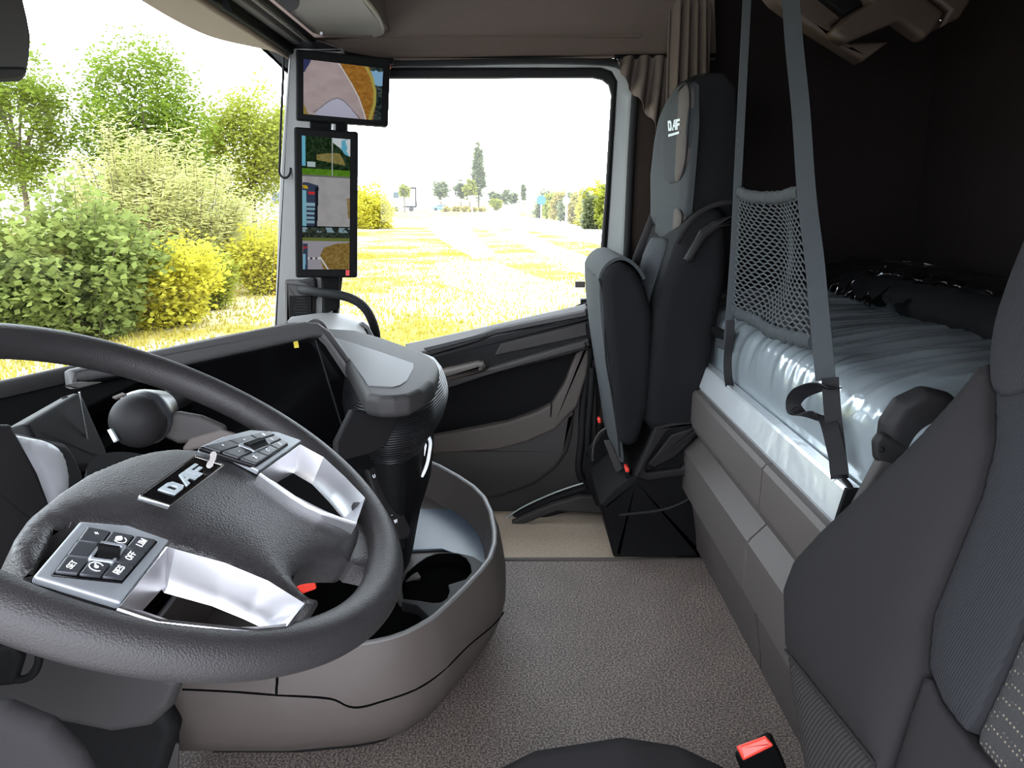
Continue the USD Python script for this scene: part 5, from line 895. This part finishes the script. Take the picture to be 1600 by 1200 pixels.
obj('dark_cap', plate([(0.6,-0.6544,1.3052),(0.6,-0.7216,1.2594),(0.6,-0.7793,1.2889),(0.6,-0.7613,1.3214),(0.6,-0.6475,1.3214)], (-1,0,0), .05, .010), 'black_plastic', ub)
obj('rivet', hull([(0.52,-0.9192,1.2433)], .004), 'chrome', ub)
struct('shelf_upper', plate([(-1.0,-1.2,1.42),(1.05,-1.2,1.42),(1.05,-.62,1.42),(-1.0,-.62,1.42)], (0,0,1), .06, .02), 'shaded_back_lining')

# ================================================================ driver's seat
BN = unit((0, .927, .376)); BO = A((-.37, -.36, .33))
dv = thing('driver_seat', 'large dark grey driver seat with dotted centre panel in the foreground', 'seat', (-.62, -.4, -.26))
def sp(pts, lift, h, fall, t, m, name, label=None, r=.004, step=.013, mirror=True):
    mm = puff([A(p) - BN*(t - lift) for p in pts], BN, h, fall, t, r=r, step=step); obj(name, mm, m, dv, label, smooth=50)
    if mirror:
        m2_ = mm.copy(); m2_.vertices[:, 0] = -1.32 - m2_.vertices[:, 0]; m2_.invert(); obj(name, m2_, m, dv, label, smooth=50)
sp([(-0.3044,-0.3706,0.3562),(-0.2924,-0.3869,0.3964),(-0.3156,-0.4089,0.4506),(-0.339,-0.4269,0.495),(-0.3688,-0.4496,0.5509),(-0.3948,-0.4708,0.6031),(-0.4168,-0.4936,0.6593),(-0.4287,-0.5116,0.7037),(-0.4509,-0.5029,0.6824),(-0.4938,-0.483,0.6332),(-0.5159,-0.4629,0.5836),(-0.5316,-0.435,0.5149),(-0.5429,-0.4161,0.4682),(-0.5716,-0.4006,0.4301),(-0.586,-0.3817,0.3835),(-0.6016,-0.3634,0.3385),(-0.6072,-0.3475,0.2993),(-0.5909,-0.3608,0.3319),(-0.4829,-0.3567,0.3219),(-0.3715,-0.3528,0.3123)], 0, .020, .06, .10, 'seat_dark', 'bolster')
sp([(-0.356,-0.3547,0.3169),(-0.374,-0.3527,0.3121),(-0.4848,-0.3567,0.3217),(-0.5924,-0.3607,0.3318),(-0.6406,-0.349,0.303),(-0.5662,-0.3184,0.2275),(-0.4967,-0.3291,0.2539),(-0.4246,-0.3408,0.2827)], -.004, .012, .03, .09, 'seat_rib', 'bolster_side', 'ribbed lower side of the bolster')
sp([(-0.4519,-0.5025,0.6813),(-0.4946,-0.4831,0.6335),(-0.5166,-0.463,0.584),(-0.5324,-0.4352,0.5153),(-0.5436,-0.4163,0.4687),(-0.5723,-0.4008,0.4305),(-0.6084,-0.3959,0.4185),(-0.6503,-0.395,0.4163),(-0.6409,-0.419,0.4754),(-0.6288,-0.4424,0.5331),(-0.6071,-0.4723,0.6069),(-0.5821,-0.4926,0.6569),(-0.5464,-0.5126,0.7063),(-0.5022,-0.5071,0.6927)], -.006, .008, .04, .08, 'seat_blue_grey', 'inner_panel', 'blue-grey inner backrest panel', mirror=False)
sp([(-0.63,-0.4422,0.5326),(-0.6422,-0.4188,0.475),(-0.6516,-0.3949,0.416),(-0.6855,-0.3937,0.413),(-0.7444,-0.3941,0.4141),(-0.8703,-0.4452,0.54),(-0.827,-0.4799,0.6255),(-0.6929,-0.5041,0.6853),(-0.5479,-0.5123,0.7055),(-0.5827,-0.4927,0.6571),(-0.6077,-0.4724,0.6072)], -.012, .006, .04, .07, 'dotted', 'centre_panel', 'charcoal centre panel woven with rows of pale dots', mirror=False)
sp([(-0.5729,-0.4001,0.4288),(-0.6091,-0.3956,0.4177),(-0.651,-0.3947,0.4155),(-0.6856,-0.3932,0.4119),(-0.7367,-0.391,0.4064),(-0.6065,-0.3381,0.276),(-0.6037,-0.3636,0.3389),(-0.5875,-0.3816,0.3833)], -.006, .010, .03, .08, 'seat_dark', 'lower_panel')
sp([(-0.4285,-0.5121,0.7051),(-0.4119,-0.5222,0.7299),(-0.3996,-0.5328,0.756),(-0.3895,-0.5465,0.7898),(-0.3805,-0.5617,0.8272),(-0.3762,-0.5823,0.8781),(-0.4087,-0.6027,0.9285),(-0.6334,-0.5756,0.8616),(-0.6833,-0.5418,0.7781),(-0.6131,-0.5238,0.7338),(-0.5489,-0.5134,0.7081),(-0.5013,-0.5075,0.6937),(-0.474,-0.4929,0.6577)], -.002, .016, .05, .10, 'seat_blue_grey', 'shoulder_panel', r=.03, mirror=False)
obj('back_shell', hull([A(p) - BN*.10 for p in [(-0.3351,-0.3759,0.3692),(-0.557,-0.3214,0.2347),(-0.4474,-0.5026,0.6815),(-0.4019,-0.5553,0.8115)]] + [A((-1.232 - p[0], p[1], p[2])) - BN*.10 for p in [(-0.3351,-0.3759,0.3692),(-0.557,-0.3214,0.2347),(-0.4474,-0.5026,0.6815),(-0.4019,-0.5553,0.8115)]], .03), 'dark_plastic', dv)
obj('piping', tube(spline([A(p) + BN*.004 for p in [(-0.3721,-0.3526,0.3118),(-0.4834,-0.3566,0.3215),(-0.5924,-0.3607,0.3318)]], 20), .0022, 6), 'seat_dark', dv)
obj('cushion', hull([(-.435,-.33,.06),(-.43,-.255,.135),(-.43,-.20,.165),(-.43,-.14,.176),(-.435,-.04,.162),(-.44,.02,.13),(-.80,-.33,.160),(-.80,-.14,.172),(-.80,.02,.13),(-.44,.04,.02),(-.80,.04,.02),(-.43,-.33,.02),(-.8,-.33,.02)], .042, 28), 'seat_dark', dv)
obj('base', rbox(-.80, -.44, -.34, .0, -.26, .06, .03), 'dark_plastic', dv)
ar = obj('armrest', hull([(-0.3,-0.4877,0.5639),(-0.3,-0.4874,0.5923),(-0.3,-0.4979,0.6127),(-0.3,-0.5192,0.6237),(-0.3,-0.5427,0.6178),(-0.3,-0.5604,0.6026),(-0.3,-0.5667,0.5872),(-0.3,-0.532,0.5289),(-0.3,-0.5048,0.5333)], .018, 20), 'dark_plastic', dv, 'folded-up black armrest pad')
obj('elbow', hull([(-0.315,-0.462,0.5733),(-0.315,-0.4654,0.5792),(-0.315,-0.497,0.5596),(-0.315,-0.5004,0.5459),(-0.315,-0.4688,0.551),(-0.315,-0.4649,0.5562)], .007, 16), 'dark_plastic', ar)
obj('arm_bar', hull([(-0.315,-0.4694,0.5459),(-0.315,-0.4968,0.5355),(-0.315,-0.4645,0.4774),(-0.315,-0.4494,0.4639),(-0.315,-0.4392,0.4666)], .008, 16), 'mid_plastic', ar)
obj('bolt', hull([(-0.333,-0.4595,0.5685)], .0035), 'black_plastic', ar)
b2 = thing('belt_buckle', 'orange-red and black belt buckle beside the driver seat cushion', 'seat belt buckle', (-0.38,-0.334,0.1416))
obj('button', plate([(-0.41,-0.2827,0.2009),(-0.41,-0.3185,0.2169),(-0.41,-0.3296,0.2009),(-0.41,-0.2925,0.1779)], unit((-.7,.2,.68)), .012, .004, r=.002), 'red_plastic', b2, 'red release button')
obj('housing', hull([(-0.375,-0.3013,0.1573),(-0.375,-0.3362,0.1851),(-0.375,-0.3547,0.1473),(-0.375,-0.3738,0.0964),(-0.375,-0.3265,0.0964)], .006), 'black_plastic', b2)

# ================================================================ outside
GZ = -1.5
rng = np.random.default_rng(7)
gx, gy = np.meshgrid(np.linspace(-60, 700, 60), np.linspace(-420, 420, 60)); gq = np.arange(3600).reshape(60, 60)
struct('ground', box(-80, 900, -600, 600, GZ - .5, GZ), 'grass')
struct('yard', box(-80, 4.5, -600, 9.5, GZ, GZ + .02), 'asphalt_pale')
def flatpatch(pts, z=.012, th=.012): return plate([(p[0], p[1], GZ) for p in pts], (0,0,1), z, 0.)
struct('track_1', flatpatch([(66.0544,7.6396,-1.5),(69.0992,4.1449,-1.5),(38.42,1.3561,-1.5),(30.9242,0.5973,-1.5),(29.6229,1.4481,-1.5),(35.5669,2.7622,-1.5),(45.6694,4.5368,-1.5)]), 'gravel')
struct('track_2', flatpatch([(58.3101,2.0268,-1.5),(58.3101,-0.9478,-1.5),(38.42,-2.3756,-1.5),(27.854,-3.5855,-1.5),(20.3676,-2.6801,-1.5),(25.3106,-2.1042,-1.5),(34.7037,-1.0271,-1.5),(45.6694,0.1324,-1.5)], .010), 'gravel')
struct('track_3', flatpatch([(27.854,3.0173,-1.5),(27.854,0.633,-1.5),(22.4044,-0.681,-1.5),(19.1901,-1.8887,-1.5),(15.3246,-1.5407,-1.5),(16.1002,-0.2822,-1.5),(17.8833,0.907,-1.5),(20.3676,2.1183,-1.5)], .008), 'gravel')
struct('road', flatpatch([(89.6083,14.674,-1.5),(87.5408,8.5391,-1.5),(101.5694,4.7645,-1.5),(241.8696,5.202,-1.5),(936.7263,2.6185,-1.5),(936.7263,-7.5421,-1.5),(215.1052,-1.743,-1.5),(113.6558,-1.2849,-1.5),(71.0609,-8.4728,-1.5),(60.6874,-7.9428,-1.5),(37.4217,-4.9852,-1.5),(50.029,-3.0614,-1.5),(60.6874,-0.9853,-1.5),(61.6917,2.1409,-1.5),(66.0544,6.4853,-1.5),(68.4686,11.2801,-1.5)], .02), 'asphalt_pale')
struct('road_2', flatpatch([(215.1052,36.1635,-1.5),(321.7068,30.9221,-1.5),(241.8696,21.7834,-1.5),(184.4235,17.7998,-1.5),(154.8747,25.6366,-1.5)], .015), 'asphalt_pale')
struct('verge', plate([(p[0], p[1], GZ) for p in [(367.0234,-3.0779,-1.5),(117.1324,-1.0661,-1.5),(87.5408,-5.2773,-1.5),(68.4686,-9.584,-1.5),(101.5694,-14.0991,-1.5),(151.8276,-9.075,-1.5),(367.0234,-10.3792,-1.5)]], (0,0,1), .5, .3), 'verge_grass')

def leaves(c, size, seed, up=.4, aspect=1.6):
    """One small bent leaf (two triangles each side of its rib) at each point."""
    r = np.random.default_rng(seed); n = len(c); d = r.normal(size=(n, 3)); d[:, 2] = np.abs(d[:, 2])*.4 - .2; d /= np.linalg.norm(d, axis=1, keepdims=True)
    nn = r.normal(size=(n, 3)) + A((0, 0, up*3)); s = np.cross(d, nn); s /= np.maximum(np.linalg.norm(s, axis=1, keepdims=True), 1e-9); q = np.cross(s, d)
    L = size*r.uniform(.6, 1.2, (n, 1)); W = L/aspect/2
    v = np.stack([c, c + d*L*.5 + s*W + q*L*.08, c + d*L, c + d*L*.5 - s*W + q*L*.08], 1).reshape(-1, 3); b = np.arange(n)[:, None]*4
    return T(v, np.vstack([b + [0, 1, 2], b + [0, 2, 3]]))
def clumps(center, rad, nc, per, spread, seed, shell=.5, clip_=None):
    r = np.random.default_rng(seed); d = r.normal(size=(nc, 3)); d /= np.linalg.norm(d, axis=1, keepdims=True)
    k = A(center) + d*(shell + (1 - shell)*r.random((nc, 1)))*A(rad)*r.uniform(.75, 1.05, (nc, 1))
    pts = (k[:, None] + r.normal(size=(nc, per, 3))*spread).reshape(-1, 3)
    return pts[pts[:, 2] > GZ + .05], k
def tree(name, label, x, y, z0, z1, w, size, nc, per, seed, mat='leaf_green', group=None, spread=None, taper=1., branches=9, trunk=.12):
    h = z1 - z0; cz = (z0 + z1)/2; t = thing(name, label, 'tree' if 'tree' in name or 'poplar' in name else 'bush', (x, y, GZ), group)
    p, k = clumps((x, y, cz), (w/2, w/2, h/2), nc, per, spread or w*.07, seed)
    if taper != 1.: f = 1 - (1 - taper)*np.clip((p[:, 2] - z0)/h, 0, 1); p[:, 0] = x + (p[:, 0] - x)*f; p[:, 1] = y + (p[:, 1] - y)*f
    obj('foliage', leaves(p, size, seed + 1), mat, t, smooth=False, kind='stuff')
    if trunk:
        tt = [tube([(x, y, GZ), (x + .02*h, y, (GZ + cz)/2), (x, y + .01*h, cz + h*.2)], [trunk, trunk*.75, trunk*.35], 8)]
        for b in k[np.random.default_rng(seed).permutation(len(k))[:branches]]: tt.append(tube([(x, y, z0 + .25*h), (A((x, y, z0 + .4*h)) + b)/2, b], [trunk*.45, trunk*.25, trunk*.08], 5))
        obj('trunk', cat(*tt), 'bark', t)
    return t
def shrub(name, label, x, y, h, w, size, stems, per, seed, mat, lean=.25, group=None, aspect=1.5):
    """Upright stems fanning out of the ground, each hung with leaves along its length."""
    r = np.random.default_rng(seed); t = thing(name, label, 'bush', (x, y, GZ), group); st, pts = [], []
    for i in range(stems):
        a = r.uniform(0, 2*np.pi); d = A((math.cos(a), math.sin(a), 0)); rad = math.sqrt(r.random())*w/2
        hh = h*r.uniform(.55, 1.0)*(1 - .35*(rad/(w/2))**2); b = A((x, y, GZ)) + d*rad*.55
        path = spline([b, b + d*rad*.25 + A((0, 0, hh*.5)), b + d*rad*(.45 + lean) + A((0, 0, hh))], 8); st.append(tube(path, np.linspace(.014, .004, 8)*max(1, h/3), 5))
        u = r.random(per)**.8; k = np.stack([np.interp(u, np.linspace(0, 1, 8), path[:, c]) for c in range(3)], 1); pts.append(k + r.normal(size=(per, 3))*w*.055)
    p = np.vstack(pts); p = p[p[:, 2] > GZ + .02]
    obj('foliage', leaves(p, size, seed + 1, aspect=aspect), mat, t, smooth=False, kind='stuff'); obj('stems', cat(*st), 'bark', t, smooth=False)
    return t
a = (24.109,16.2783,3.1374); tree('broadleaf_tree', 'green and yellow tree at the left edge behind the camera housing', a[0], a[1], (23.4499,16.2783,0.5056)[2], (24.8188,16.2783,5.9716)[2], 3.3, .16, 105, 114, 11, 'leaf_green')
a = (25.1635,12.4348,3.2318); tree('broadleaf_tree', 'tall broad tree turning yellow in the middle of the windscreen', a[0], a[1], (24.2129,12.4348,-0.564)[2], (25.8395,12.4348,5.9311)[2], 4.7, .16, 180, 142, 12, 'leaf_green')
a = (28.3272,10.1043,3.5153); tree('broadleaf_tree', 'yellowing tree standing next to the front pillar', a[0], a[1], (27.4695,10.1043,0.0906)[2], (28.7412,10.4696,5.1686)[2], 4.3, .16, 135, 114, 13, 'leaf_mixed')
a = (31.0979,9.3,2.2297); tree('broadleaf_tree', 'yellow tree partly hidden by the front pillar', a[0], a[1], (30.8359,9.3,1.1838)[2], (31.6872,9.4348,4.5832)[2], 3.0, .16, 90, 95, 14, 'leaf_mixed')
a = (17.332,9.4109,-1.2835); shrub('feathery_shrub', 'tall pale feathery shrub in front of the broad tree', a[0], a[1], 4.6, 2.4, .19, 84, 260, 15, 'leaf_pale', aspect=4.5)
a = (18.3749,8.4783,-1.2354); shrub('feathery_shrub', 'pale feathery shrub reaching up near the yellowing tree', a[0], a[1], 4.4, 2.6, .19, 78, 260, 16, 'leaf_pale', aspect=4.5)
a = (21.0704,7.7478,-0.763); shrub('feathery_shrub', 'low pale wispy shrub behind the yellow bush by the pillar', a[0], a[1], 3.0, 2.6, .17, 50, 180, 17, 'leaf_pale', aspect=4.0)
a = (11.6028,7.5739,-1.5205); shrub('leafy_shrub', 'big green broad-leaved shrub nearest to the windscreen', a[0], a[1], 2.75, 2.3, .15, 78, 165, 21, 'leaf_deep', aspect=1.25)
a = (12.9737,6.777,-1.3977); shrub('leafy_shrub', 'bright yellow-green shrub at the edge of the grass', a[0], a[1], 2.05, 2.0, .12, 74, 198, 22, 'leaf_yellow', aspect=1.5)
a = (15.1937,6.7739,-1.1774); shrub('leafy_shrub', 'small pale green shrub between the yellow bushes', a[0], a[1], 1.6, 1.3, .10, 44, 132, 23, 'leaf_mixed', aspect=1.6)
a = (17.9533,6.3113,-0.8609); shrub('leafy_shrub', 'golden yellow bush beside the front pillar', a[0], a[1], 1.95, 1.6, .11, 61, 176, 24, 'leaf_yellow', aspect=1.6)
a = (10.9857,8.4643,-1.5148); shrub('leafy_shrub', 'dark green low shrub at the bottom left of the windscreen', a[0], a[1], 1.3, 1.7, .15, 51, 121, 25, 'leaf_deep', aspect=1.25)
a = (15.9371,10.9391,-0.6787); shrub('leafy_shrub', 'yellowish weedy shrub in front of the wire fence', a[0], a[1], 2.0, 2.4, .12, 61, 154, 26, 'leaf_mixed', aspect=1.8)
# white hall, fence and parked lorries behind the bushes
hb = thing('warehouse', 'white industrial hall behind the trees on the left', 'building', ((60.5515,39.6522,0.4651)[0], (60.5515,39.6522,0.4651)[1], GZ))
c = A((60.5515,38.6087,0.4651)); obj('wall', box(c[0], c[0] + 8, c[1] - 9, c[1] + 14, GZ, c[2] + 3.4), 'pane_white', hb)
for k in range(8): obj('panel', box(c[0] - .06, c[0] + .02, c[1] - 8.8 + k*2.8, c[1] - 6.1 + k*2.8, GZ + .3, c[2] + 3.2), 'pane_white', hb)
obj('roof_edge', box(c[0] - .2, c[0] + 8.2, c[1] - 9.2, c[1] + 14.2, c[2] + 3.4, c[2] + 3.6), 'grey_steel', hb)
fn = thing('wire_fence', 'thin light wire fence with posts in front of the white hall', 'fence', (25.1196,17.4087,-1.06))
f0, f1 = A((25.0098,20.8,-1.4986)), A((26.1319,15.4957,-1.1342))
for k in range(5): p = f0 + (f1 - f0)*k/4; obj('post', tube([(p[0], p[1], GZ), (p[0], p[1], GZ + 2.3)], .035, 8), 'grey_steel', fn)
obj('wires', cat(*[tube([(f0[0], f0[1], GZ + z), (f1[0], f1[1], GZ + z)], .008, 5) for z in np.arange(.2, 2.4, .2)]), 'grey_steel', fn, kind='stuff')
lp2 = thing('yard_lamp', 'twin-headed yard lamp on a thin mast above the shrubs on the left', 'lamp', ((38.0698,22.5357,1.2546)[0], (38.0698,22.5357,1.2546)[1], GZ))
obj('mast', tube([(37.1066,22.7339,-2.5918), (38.3749,22.7339,2.4727)], .05, 8), 'grey_steel', lp2); obj('arm', tube([(38.399,23.3948,2.5688), (38.407,22.2052,2.6009)], .035, 8), 'grey_steel', lp2)
obj('head', hull([(38.3909,23.527,2.5368), (38.3909,23.1965,2.5368)], .09), 'grey_steel', lp2); obj('head', hull([(38.4552,22.4365,2.7932), (38.3909,22.1061,2.5368)], .09), 'dark_plastic', lp2)
# white vehicles parked behind the shrubs
wv = thing('white_van', 'white van body glimpsed between shrubs and front pillar', 'van', ((45.0186,16.0435,0.1868)[0], (45.0186,16.0435,0.1868)[1], GZ))
c = A((45.1612,15.8478,0.7561)); obj('body', rbox(c[0], c[0] + 2.2, c[1] - 3.0, c[1] + 3.2, GZ + .5, c[2] + .9, .15), 'white_paint', wv); obj('windscreen', box(c[0] - .02, c[0] + .1, c[1] - 2.6, c[1] - 1.2, c[2] - .1, c[2] + .6), 'far_glass', wv)
for dy in (-2.0, 2.0): obj('wheel', tube([(c[0] - .05, c[1] + dy, GZ + .45), (c[0] + .3, c[1] + dy, GZ + .45)], .45, 20), 'tyre', wv)
lr = thing('lorry', 'white box lorry parked far off beyond the round bush', 'lorry', ((153.2422,22.8261,0.1108)[0], (153.2422,22.8261,0.1108)[1], GZ))
b0, b1 = A((153.2422,22.1739,0.1108)), A((154.0027,19.5652,3.1475)); obj('box_body', box(b0[0], b0[0] + 2.5, b1[1], b0[1], GZ + 1.0, b1[2]), 'pane_white', lr)
for y0, y1, z0, z1 in ((b1[1]-.12, b0[1], b1[2]-.12, b1[2]+.12), (b1[1]-.12, b1[1]+.12, GZ+.9, b1[2]), (b1[1], b0[1], GZ+.85, GZ+1.1)): obj('frame', box(b0[0] - .1, b0[0] + .1, y0, y1, z0, z1), 'dark_plastic', lr)
q0, q1 = A((153.3055,24.6522,0.3639)), A((153.9076,22.8261,2.7679)); obj('cab', rbox(q0[0], q0[0] + 2.4, q1[1], q0[1], GZ + .5, q1[2], .2), 'pane_white', lr)
obj('windscreen', box(q0[0] - .05, q0[0] + .1, q1[1] + .2, q0[1] - .5, q1[2] - 1.6, q1[2] - .4), 'far_glass', lr)
for yy in (b1[1] + 1.0, q1[1] + .8): obj('wheel', tube([(b0[0] - .1, yy, GZ + .5), (b0[0] + .4, yy, GZ + .5)], .5, 16), 'tyre', lr)
a = (62.2825,11.4296,-0.8558); tree('round_bush', 'round yellow-green bush right of the portrait monitor', a[0], a[1], GZ - 1.2, (63.0421,11.4296,2.1774)[2], 3.6, .28, 90, 60, 31, 'leaf_yellow', trunk=.08)
a = (64.3303,13.5791,-0.9115); tree('round_bush', 'yellow bush half hidden behind the portrait monitor', a[0], a[1], GZ - 1.2, (65.1415,13.3565,2.3276)[2], 3.6, .28, 80, 50, 32, 'leaf_yellow', trunk=.08)
FAR = [('small round tree far off beside a parked blue car', (173.8345,16.4087,0.0096), (174.0499,16.4087,0.87)[2], (175.1273,16.4087,5.1719)[2], 4.1, 41, 'leaf_far', 1.), ('small dark tree left of the poplar', (178.9825,12.1739,-0.0157), (179.2043,12.1739,0.87)[2], (180.3134,12.1739,5.2985)[2], 3.1, 42, 'leaf_far', 1.),
    ('small pale tree in front of the poplar', (175.8937,9.8713,-0.0005), (176.0027,9.8713,0.4347)[2], (177.2744,9.8713,5.5127)[2], 3.4, 43, 'leaf_mixed', 1.), ('little tree in front of the distant lorry', (143.0052,20.4522,0.3976), (143.1826,20.4522,1.1062)[2], (143.7741,20.4522,3.468)[2], 1.7, 44, 'leaf_mixed', 1.),
    ('thin dark poplar far down the road', (266.6096,-4.0696,-0.0073), (266.6096,-4.0696,-0.0073)[2], (268.3672,-4.0696,7.0108)[2], 1.9, 45, 'leaf_far', .8), ('low round bush at the road bend', (168.6515,3.4435,-0.1043), GZ, (169.0001,3.4435,1.2875)[2], 2.2, 46, 'leaf_mixed', 1.)]
for lab, a, z0, z1, w, sd, mt, tp in FAR: tree('distant_tree', lab, a[0], a[1], z0, z1, w, .6, 60, 36, sd, mt, taper=tp, trunk=.16)
a = (184.1306,8.1391,-0.041); tree('poplar_tree', 'tall slender poplar standing alone on the horizon', a[0], a[1], (184.1686,8.1391,0.1108)[2], (187.7809,8.2957,14.535)[2], 4.3, .7, 150, 44, 50, 'leaf_far', taper=.42, trunk=.2)
for k, (u, w, top) in enumerate(((770,3.,298),(780,4.,300),(792,4.,297),(803,2.6,300))):
    a = A((245.9582,4.1739,-0.1422)) + A((k*2., -(u - 780)*240/1150., 0)); tree('distant_tree', ('pale far tree nearest the poplar','pale far tree second along the road','pale far tree third along the road','small far tree at the end of the row')[k], a[0], a[1], GZ + .5, 0.87 + (312 - top)*240/1150., w, .8, 40, 26, 60 + k, 'leaf_far', trunk=.15, group='row of far trees along the road')
HEDGE = [(852,100.,299,'leaf_far'), (866,95.,298,'leaf_mixed'), (878,90.,297,'leaf_orange'), (890,84.,295,'leaf_far'), (904,76.,299,'leaf_orange'), (917,70.,292,'leaf_yellow'), (926,62.,296,'leaf_far'), (938,64.,281,'leaf_yellow'), (950,60.,282,'leaf_mixed')]
HL = ['far green end of the hedge beyond the side window','second hedge bush from the far end, yellow-green','rust-coloured hedge bush behind the lamp post','green hedge bush right of the lamp post','orange-brown hedge bush in the middle of the row','yellow hedge bush above the grey-green one','grey-green hedge bush nearest the window frame','tall yellow hedge tree behind the grey-green bush','yellow-green hedge tree at the edge of the window']
for k, (u, d, top, mt) in enumerate(HEDGE):
    x = -1.2 + d; y = -(u - 800)/1150.*d*.97; tree('hedge_bush', HL[k], x, y, GZ - 1.2, .87 + (312 - top)*d/1150.*.97, d*.030, d*.0045, 90, 44, 70 + k, mt, trunk=.06, group='hedge bushes beyond the road')
def mast(name, label, cat_, u, d, top, r, parts):
    x, y = -1.2 + d*.97, -(u - 800)/1150.*d; t = thing(name, label, cat_, (x, y, GZ), 'lamp posts by the road' if name == 'lamp_post' else 'road signs on the verge'); z1 = .87 + (312 - top)*d/1150.
    obj('post', tube([(x, y, GZ), (x, y, z1)], r, 8), 'pane_white', t)
    for nm, sz, dz, m in parts:
        if nm == 'disc': obj('sign_disc', tube([(x - .12, y, z1 - dz), (x - .08, y, z1 - dz)], sz, 24), m, t)
        elif nm == 'board': obj('sign_board', rbox(x - .14, x - .08, y - sz, y + sz, z1 - dz - sz*.9, z1 - dz + sz*.9, .02), m, t)
        elif nm == 'head': obj('lamp_head', hull([(x - .1, y - .2, z1), (x - .1, y + sz, z1 + .05)], .07), 'grey_steel', t)
    return t
mast('lamp_post', 'slim white lamp post in front of the hedge', 'lamp post', 880, 75., 292, .10, [('head', .6, 0, ''), ('disc', .36, 1.4, 'grey_steel')])
mast('road_sign', 'round blue road sign on a pale post on the verge', 'road sign', 843, 68., 311, .08, [('disc', .40, .1, 'sign_blue')])
mast('lamp_post', 'white lamp post nearer the road, left of the blue sign', 'lamp post', 823, 85., 290, .09, [('head', .5, 0, '')])
mast('road_sign', 'white square road sign in front of the poplar', 'road sign', 741, 120., 308, .08, [('board', .55, .3, 'pane_white')])
mast('road_sign', 'pale small sign right of the poplar foot', 'road sign', 762, 130., 309, .07, [('disc', .45, .2, 'grey_steel')])
mast('lamp_post', 'thin white mast standing out on the open grass', 'lamp post', 667, 90., 305, .05, [])
gm = thing('gantry', 'far sign gantry crossing the road on the horizon', 'gantry', (330, -8, GZ))
yA, yB = -(795 - 800)/1150.*330, -(842 - 800)/1150.*330; zG = .87 + (312 - 299)*330/1150.
obj('beam', box(330, 330.4, yB, yA, zG - .2, zG + .2), 'grey_steel', gm)
for y in (yA, yB): obj('leg', box(330, 330.4, y - .15, y + .15, GZ, zG), 'grey_steel', gm)
cr_ = thing('blue_car', 'small blue car parked beneath the round distant tree', 'car', ((163.5045,15.3043,-0.0747)[0], (163.5045,15.3043,-0.0747)[1], GZ))
c = A((163.5045,15.3043,-0.0747)); obj('body', rbox(c[0], c[0] + 1.7, c[1] - 2.0, c[1] + 2.0, GZ + .3, GZ + .9, .2), 'car_blue', cr_); obj('cabin', hull([(c[0] + .3, c[1] + s*1.1, GZ + 1.0) for s in (-1, 1)] + [(c[0] + .4, c[1] + s*.7, GZ + 1.3) for s in (-1, 1)] + [(c[0] + 1.3, c[1] + s*1.0, GZ + 1.0) for s in (-1, 1)], .08), 'far_glass', cr_)
for dy in (-1.3, 1.3): obj('wheel', tube([(c[0] - .05, c[1] + dy, GZ + .32), (c[0] + .2, c[1] + dy, GZ + .32)], .32, 16), 'tyre', cr_)
mb = [(153.1154,13.0435,-0.3953), (153.1471,3.913,-0.2687)]
for k in range(5):
    x, y = 148 + rng.uniform(-3, 3), -(700 + k*14 - 800)/1150.*150; tree('low_bush', ('rusty low bush under the distant trees, leftmost','rusty low bush second from the blue car','low bush directly under the poplar','low bush right of the white square sign','low bush at the right end of the bank')[k], x, y, GZ, GZ + .95, 1.7, .45, 26, 20, 90 + k, 'leaf_orange', trunk=0, group='low bushes on the far bank')
# grass tufts where the ground is near enough to see blades
n = 46000; d_ = 6.2 + 37*rng.random(n)**1.6; l_ = rng.uniform(-.32, .95, n)*d_; gpts = np.stack([-1.2 + d_, l_, np.full(n, GZ)], 1)
hh = rng.uniform(.05, .13, n)[:, None]; a_ = rng.uniform(0, 2*np.pi, n); sd_ = np.stack([np.cos(a_), np.sin(a_), 0*a_], 1)*.02; ln = rng.normal(size=(n, 3))*.03; ln[:, 2] = 0
vv = np.stack([gpts - sd_, gpts + sd_, gpts + ln + hh*A((0, 0, 1))], 1).reshape(-1, 3)
single('grass_blades', T(vv, np.arange(3*n).reshape(-1, 3)), 'blade', 'short sunlit yellow-green grass around the truck', 'grass', kind='stuff', smooth=False)
